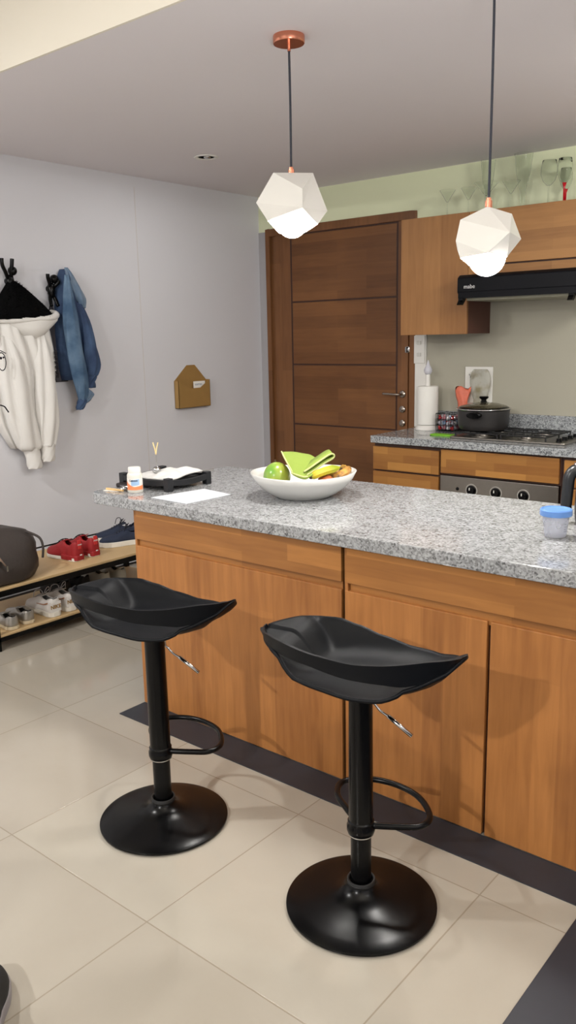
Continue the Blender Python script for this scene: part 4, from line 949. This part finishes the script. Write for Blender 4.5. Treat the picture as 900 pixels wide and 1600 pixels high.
def shoe(name, label, group, heel, toe_dir, L, W, Hc, up, sole, lin_c, sole_h=.022, laces=None, low=.72, extra=None, z=0):
    """a shoe: heel bottom centre at `heel`, pointing along toe_dir"""
    dx, dy = toe_dir; nrm = math.hypot(dx, dy); rz = math.atan2(dy, dx)
    t = T(name, label, 'shoe', heel, group, rz, world=False)
    wf = [(0, .30), (.02, .58), (.06, .74), (.15, .80), (.3, .74), (.45, .80), (.62, .98), (.75, 1.0), (.87, .86), (.95, .6), (1, .22)]
    hf = [(0, .92), (.03, 1.0), (.1, .95), (.2, low), (.34, low*1.02), (.42, .98), (.5, .93), (.62, .72), (.75, .55), (.88, .46), (.96, .36), (1, .2)]
    of = [(0, .26), (.03, .38), (.1, .46), (.25, .44), (.36, .34), (.43, .12), (.46, 0), (1, 0)]
    wf_ = lambda s: interp(wf, s)*W/2; hf_ = lambda s: interp(hf, s)*(Hc-sole_h); of_ = lambda s: interp(of, s)*W/2
    st = [0, .015, .035, .06, .1, .15, .2, .26, .32, .37, .41, .44, .46, .5, .55, .62, .7, .78, .85, .91, .95, .98, 1]
    secs = []; m = 9
    for s in st:
        w_, h_, o_ = wf_(s), hf_(s), min(of_(s), wf_(s)*.92); sec = []
        arc = []
        for i in range(m):
            ph = PI/2*i/(m-1); yy = o_+(w_-o_)*math.cos(ph)**.75; zz = h_*math.sin(ph)**.85
            arc.append((yy, zz))
        sec = [(s*L, a_, sole_h*.8+b_) for a_, b_ in arc]+[(s*L, -a_, sole_h*.8+b_) for a_, b_ in reversed(arc)]
        secs.append(sec)
    g = loft(secs, cap=False, closed=False)
    g.f.append(tuple(range(2*m))); g.f.append(tuple((len(st)-1)*2*m+i for i in range(2*m)))
    # open the collar: remove bridging faces where the opening has width
    k = 0; keep = []
    for q in g.f:
        if len(q) == 4 and set(i % (2*m) for i in q) == {m-1, m}:
            row = min(q)//(2*m)
            if of_(st[row]) > 1e-4: continue
        keep.append(q)
    g.f = keep
    t.part('upper', g, up, auto=True, solid=.003)
    inl = [(s*L, wf_(s)*.88, 0) for s in st[1:13]]
    poly = [(a_, b_) for a_, b_, _ in inl]+[(a_, -b_) for a_, b_, _ in reversed(inl)]
    t.part('insole', prism(poly, sole_h, sole_h+.006+.3*(Hc-sole_h)), lin_c)
    out = [(s*L+( -.004 if s == 0 else .003 if s == 1 else 0), wf_(s)+.003) for s in st]
    poly = out+[(a_, -b_) for a_, b_ in reversed(out)]
    t.part('sole', prism(poly, 0, sole_h), sole, bevel=.003)
    # tongue
    tg_ = [[(L*.33+dx_, yy, sole_h+hz+.0) for yy in (-.022, -.012, 0, .012, .022)] for dx_, hz in ((-.004, (Hc-sole_h)*1.0), (L*.06, (Hc-sole_h)*.93), (L*.14, (Hc-sole_h)*.86))]
    t.part('tongue', loft(tg_, cap=False, closed=False), up, smooth=True, solid=.004)
    if laces:
        lg = G()
        for i in range(4):
            s = .44+.055*i; hz = sole_h*.8+hf_(s)+.003
            lg.merge(tube([(s*L, -.02, hz-.004), (s*L+.004, 0, hz+.001), (s*L+.008, .02, hz-.004)], .0024, 6))
        if laces[1]:
            hz = sole_h*.8+hf_(.44)
            for sg in (-1, 1):
                lg.merge(tube([(L*.43, 0, hz), (L*.40, sg*.02, hz+.035), (L*.46, sg*.045, hz+.03), (L*.5, sg*.05, hz-.005)], .0022, 6))
                lg.merge(tube([(L*.43, 0, hz), (L*.36, sg*.015, hz+.022), (L*.33, sg*.02, hz+.03), (L*.42, sg*.008, hz+.004)], .0022, 6))
        t.part('laces', lg, laces[0], smooth=True)
    if extra: extra(t, L, W, Hc, sole_h, hf_, wf_)
    return t
m_red = plain('red_mesh', (150, 24, 30), .6, var=.12, scale=60, bump=.3, bscale=500)
m_redd = plain('red_trim', (196, 48, 50), .5)
m_wsole = plain('white_rubber', (222, 218, 208), .55, var=.04)
m_dark = plain('dark_lining', (26, 24, 26), .9, var=.1)
Zs = .3305
def red_extra(t, L, W, Hc, sh, hf_, wf_):
    t.part('heel_counter', prism([(-.006, -.024), (.008, -.035), (.03, -.0425), (.085, -.0455), (.12, -.0445), (.12, .0445), (.085, .0455), (.03, .0425), (.008, .035), (-.006, .024)], .002, sh+.014), m_red, bevel=.006)
    t.part('heel_tab', box(-.003, .004, -.012, .012, sh+.05, Hc+.004), m_redd, bevel=.002)
    t.part('heel_lettering', text_g('PUMA', .011, (-.0046, .015, Hc-.026), (0, -1, 0), (0, 0, 1), (-1, 0, 0), .0006, .0002), plain('white_print', (225, 225, 225)))
    t.part('heel_badge', box(-.0075, -.004, -.009, .004, sh+.012, sh+.018), plain('white_print', (225, 225, 225)))
shoe('sneaker', 'red trainer with white sole edge, the nearer of the red pair on the bench top', 'red trainers', (-1.185, .565, Zs), (-1, -.06), .275, .100, .118, m_red, m_wsole, m_dark, .02, (m_dark, False), .74, red_extra)
shoe('sneaker', 'red trainer with white sole edge, the farther of the red pair, beside the navy shoe', 'red trainers', (-1.195, .685, Zs), (-1, -.03), .275, .100, .118, m_red, m_wsole, m_dark, .02, (m_dark, False), .74, red_extra)
m_navy = plain('navy_knit', (30, 40, 62), .8, var=.15, scale=90, bump=.3, bscale=600)
m_nl = plain('navy_laces', (22, 26, 40), .8)
shoe('sneaker', 'navy trainer with thick white sole, front one of the pair on the bench top', 'navy trainers', (-1.225, 1.085, Zs), (-.42, -.9), .285, .1, .105, m_navy, m_wsole, m_dark, .032, (m_nl, True), .70)
shoe('sneaker', 'navy trainer with thick white sole, back one of the pair nearer the wall', 'navy trainers', (-1.355, 1.15, Zs), (-.42, -.9), .285, .1, .105, m_navy, m_wsole, m_dark, .032, (m_nl, True), .70)
Zl = .0855
m_wl = plain('white_leather', (226, 222, 218), .45, var=.03)
m_gold = plain('gold_print', (168, 130, 66), .35, .4)
def white_extra(t, L, W, Hc, sh, hf_, wf_):
    for sg in (-1, 1):
        P = [(L*s, sg*(wf_(s)+.001), sh+hf_(s)*k) for s, k in ((.08, .62), (.2, .58), (.34, .5), (.46, .42))]
        t.part('side_stripe', tube(P, lambda q: .0045*(1-.6*q), 6), plain('tan_stripe', (160, 110, 76), .5), label='tan side stripe')
    t.part('heel_lettering', text_g('NIKE', .03, (-.0042, .036, sh+.018), (0, -1, 0), (0, 0, 1), (-1, 0, 0), .0012, .0006), m_gold)
    t.part('heel_counter', prism([(-.003, -.034), (.02, -.036), (.02, .036), (-.003, .034)], sh*.9, sh+.055), m_wl, bevel=.004)
m_gl_ = plain('grey_laces', (186, 182, 182), .8)
shoe('sneaker', 'white trainer with gold heel lettering and tan stripe, nearer one on the lower shelf', 'white trainers with gold heel lettering', (-1.09, .315, Zl), (-1, .02), .27, .1, .112, m_wl, m_wsole, plain('grey_lining', (110, 106, 108), .9), .03, (m_gl_, True), .8, white_extra)
shoe('sneaker', 'white trainer with gold heel lettering and tan stripe, farther one on the lower shelf', 'white trainers with gold heel lettering', (-1.10, .430, Zl), (-1, .02), .27, .1, .112, m_wl, m_wsole, plain('grey_lining', (110, 106, 108)), .03, (m_gl_, True), .8, white_extra)
m_sil = plain('silver_leather', (176, 172, 166), .28, .7, var=.08)
shoe('slip_on_shoe', 'shiny silver flat shoe at the left end of the lower shelf', 'silver flat shoes', (-1.09, .055, Zl), (-1, .1), .25, .086, .078, m_sil, plain('cream_rubber', (206, 190, 160), .6), m_dark, .018, None, .72)
shoe('slip_on_shoe', 'shiny silver flat shoe next to the white trainers on the lower shelf', 'silver flat shoes', (-1.105, .160, Zl), (-1, .1), .25, .086, .078, m_sil, plain('cream_rubber', (206, 190, 160)), m_dark, .018, None, .72)
m_grey = plain('grey_canvas', (168, 164, 152), .8, var=.06, bump=.2)
shoe('sneaker', 'light grey canvas trainer, left one of the pair behind the bar stool seat', 'light grey trainers', (-1.26, .80, Zl), (-1, .05), .26, .092, .115, m_grey, m_wsole, plain('grey_lining', (110, 106, 108)), .022, (m_wl, False), .8)
shoe('sneaker', 'light grey canvas trainer, right one of the pair near the bench leg', 'light grey trainers', (-1.25, .915, Zl), (-1, .05), .26, .092, .115, m_grey, m_wsole, plain('grey_lining', (110, 106, 108)), .022, (m_wl, False), .8)
m_bs = plain('black_suede', (20, 20, 22), .75, var=.2)
shoe('sneaker', 'black low shoe pushed back behind the white trainers on the lower shelf', 'black low shoes', (-1.32, .555, Zl), (-1, .0), .25, .095, .11, m_bs, m_bs, m_dark, .02, (m_bs, True), .75)
shoe('sneaker', 'black low shoe on the lower shelf between the other black shoe and the grey trainers', 'black low shoes', (-1.30, .68, Zl), (-1, .02), .25, .095, .115, m_bs, m_bs, m_dark, .02, (m_bs, True), .75)
shoe('sneaker', 'black shoe standing on the floor beyond the bench, by the island corner', None, (-1.50, 1.40, 0), (-.3, 1), .26, .1, .12, m_bs, m_bs, m_dark, .02, None, .75)
single('cable', tube([(XL+.02, 1.3, .06), (XL+.03, 1.42, .02), (XL+.05, 1.55, .008), (XL+.08, 1.7, .006)], .004, 8), m_black, 'thin black cable on the floor by the wall beyond the bench', 'cable', smooth=True)

# brown-black handbag slouching on the bench
m_bag = plain('dark_brown_leather', (50, 42, 38), .5, var=.25, scale=12, bump=.6, bscale=60)
t = T('handbag', 'slouchy dark brown handbag with an open tan zip at the left end of the bench', 'bag', (-1.30, .09, Zs))
secs = []
for z, y0, y1, x0, x1 in ((0, -.2, .22, -1.44, -1.10), (.012, -.23, .25, -1.46, -1.08), (.05, -.24, .275, -1.47, -1.075), (.09, -.24, .285, -1.465, -1.085), (.13, -.24, .28, -1.455, -1.105), (.17, -.23, .30, -1.44, -1.13), (.205, -.22, .30, -1.42, -1.17), (.235, -.2, .28, -1.40, -1.21), (.255, -.18, .22, -1.38, -1.24), (.262, -.15, .16, -1.36, -1.27)):
    cx_, cy_, rx, ry = (x0+x1)/2, (y0+y1)/2, (x1-x0)/2, (y1-y0)/2
    sec = []
    for j in range(48):
        a = 2*PI*j/48; c_, s_ = math.cos(a), math.sin(a)
        k = 1+.02*math.sin(5*a+z*30)+.012*math.sin(9*a-z*55)+.02*abs(math.sin(2*a+z*14))
        sec.append((cx_+rx*math.copysign(abs(c_)**.55, c_)*k, cy_+ry*math.copysign(abs(s_)**.55, s_)*k, Zs+z+.006*math.sin(3*a)*min(1, z*12)))
    secs.append(sec)
t.part('bag_body', loft(secs), m_bag, smooth=True)
t.part('zip_flap', loft([[(x, y, z) for x, y, z in ((-1.11+ox, -.24, Zs+.225+oz), (-1.085+ox, -.14, Zs+.205+oz), (-1.072+ox, -.06, Zs+.185+oz), (-1.062+ox, -.0, Zs+.155+oz), (-1.06+ox, .025, Zs+.115+oz))] for ox, oz in ((-.035, .022), (-.0, .0), (.004, -.014))], cap=False, closed=False), plain('tan_zip_tape', (150, 128, 112), .6), smooth=True, solid=.004)
t.part('zip_pull', box(-1.056, -1.05, .018, .028, Zs+.085, Zs+.115), m_chrome)
t.part('shoulder_strap', tube([(-1.20, .24, Zs+.235), (-1.15, .285, Zs+.20), (-1.13, .292, Zs+.15), (-1.13, .285, Zs+.09)], .007, 8), m_bag, smooth=True)

# black shoe showing at the bottom left corner
shoe('sneaker', 'black shoe with grey sole edge cut by the bottom-left corner of the photo', None, (1.155, -1.475, 0), (-.80, .597), .29, .115, .11, m_bs, plain('grey_rubber', (140, 136, 138), .5), m_dark, .03, (m_bs, False), .8)
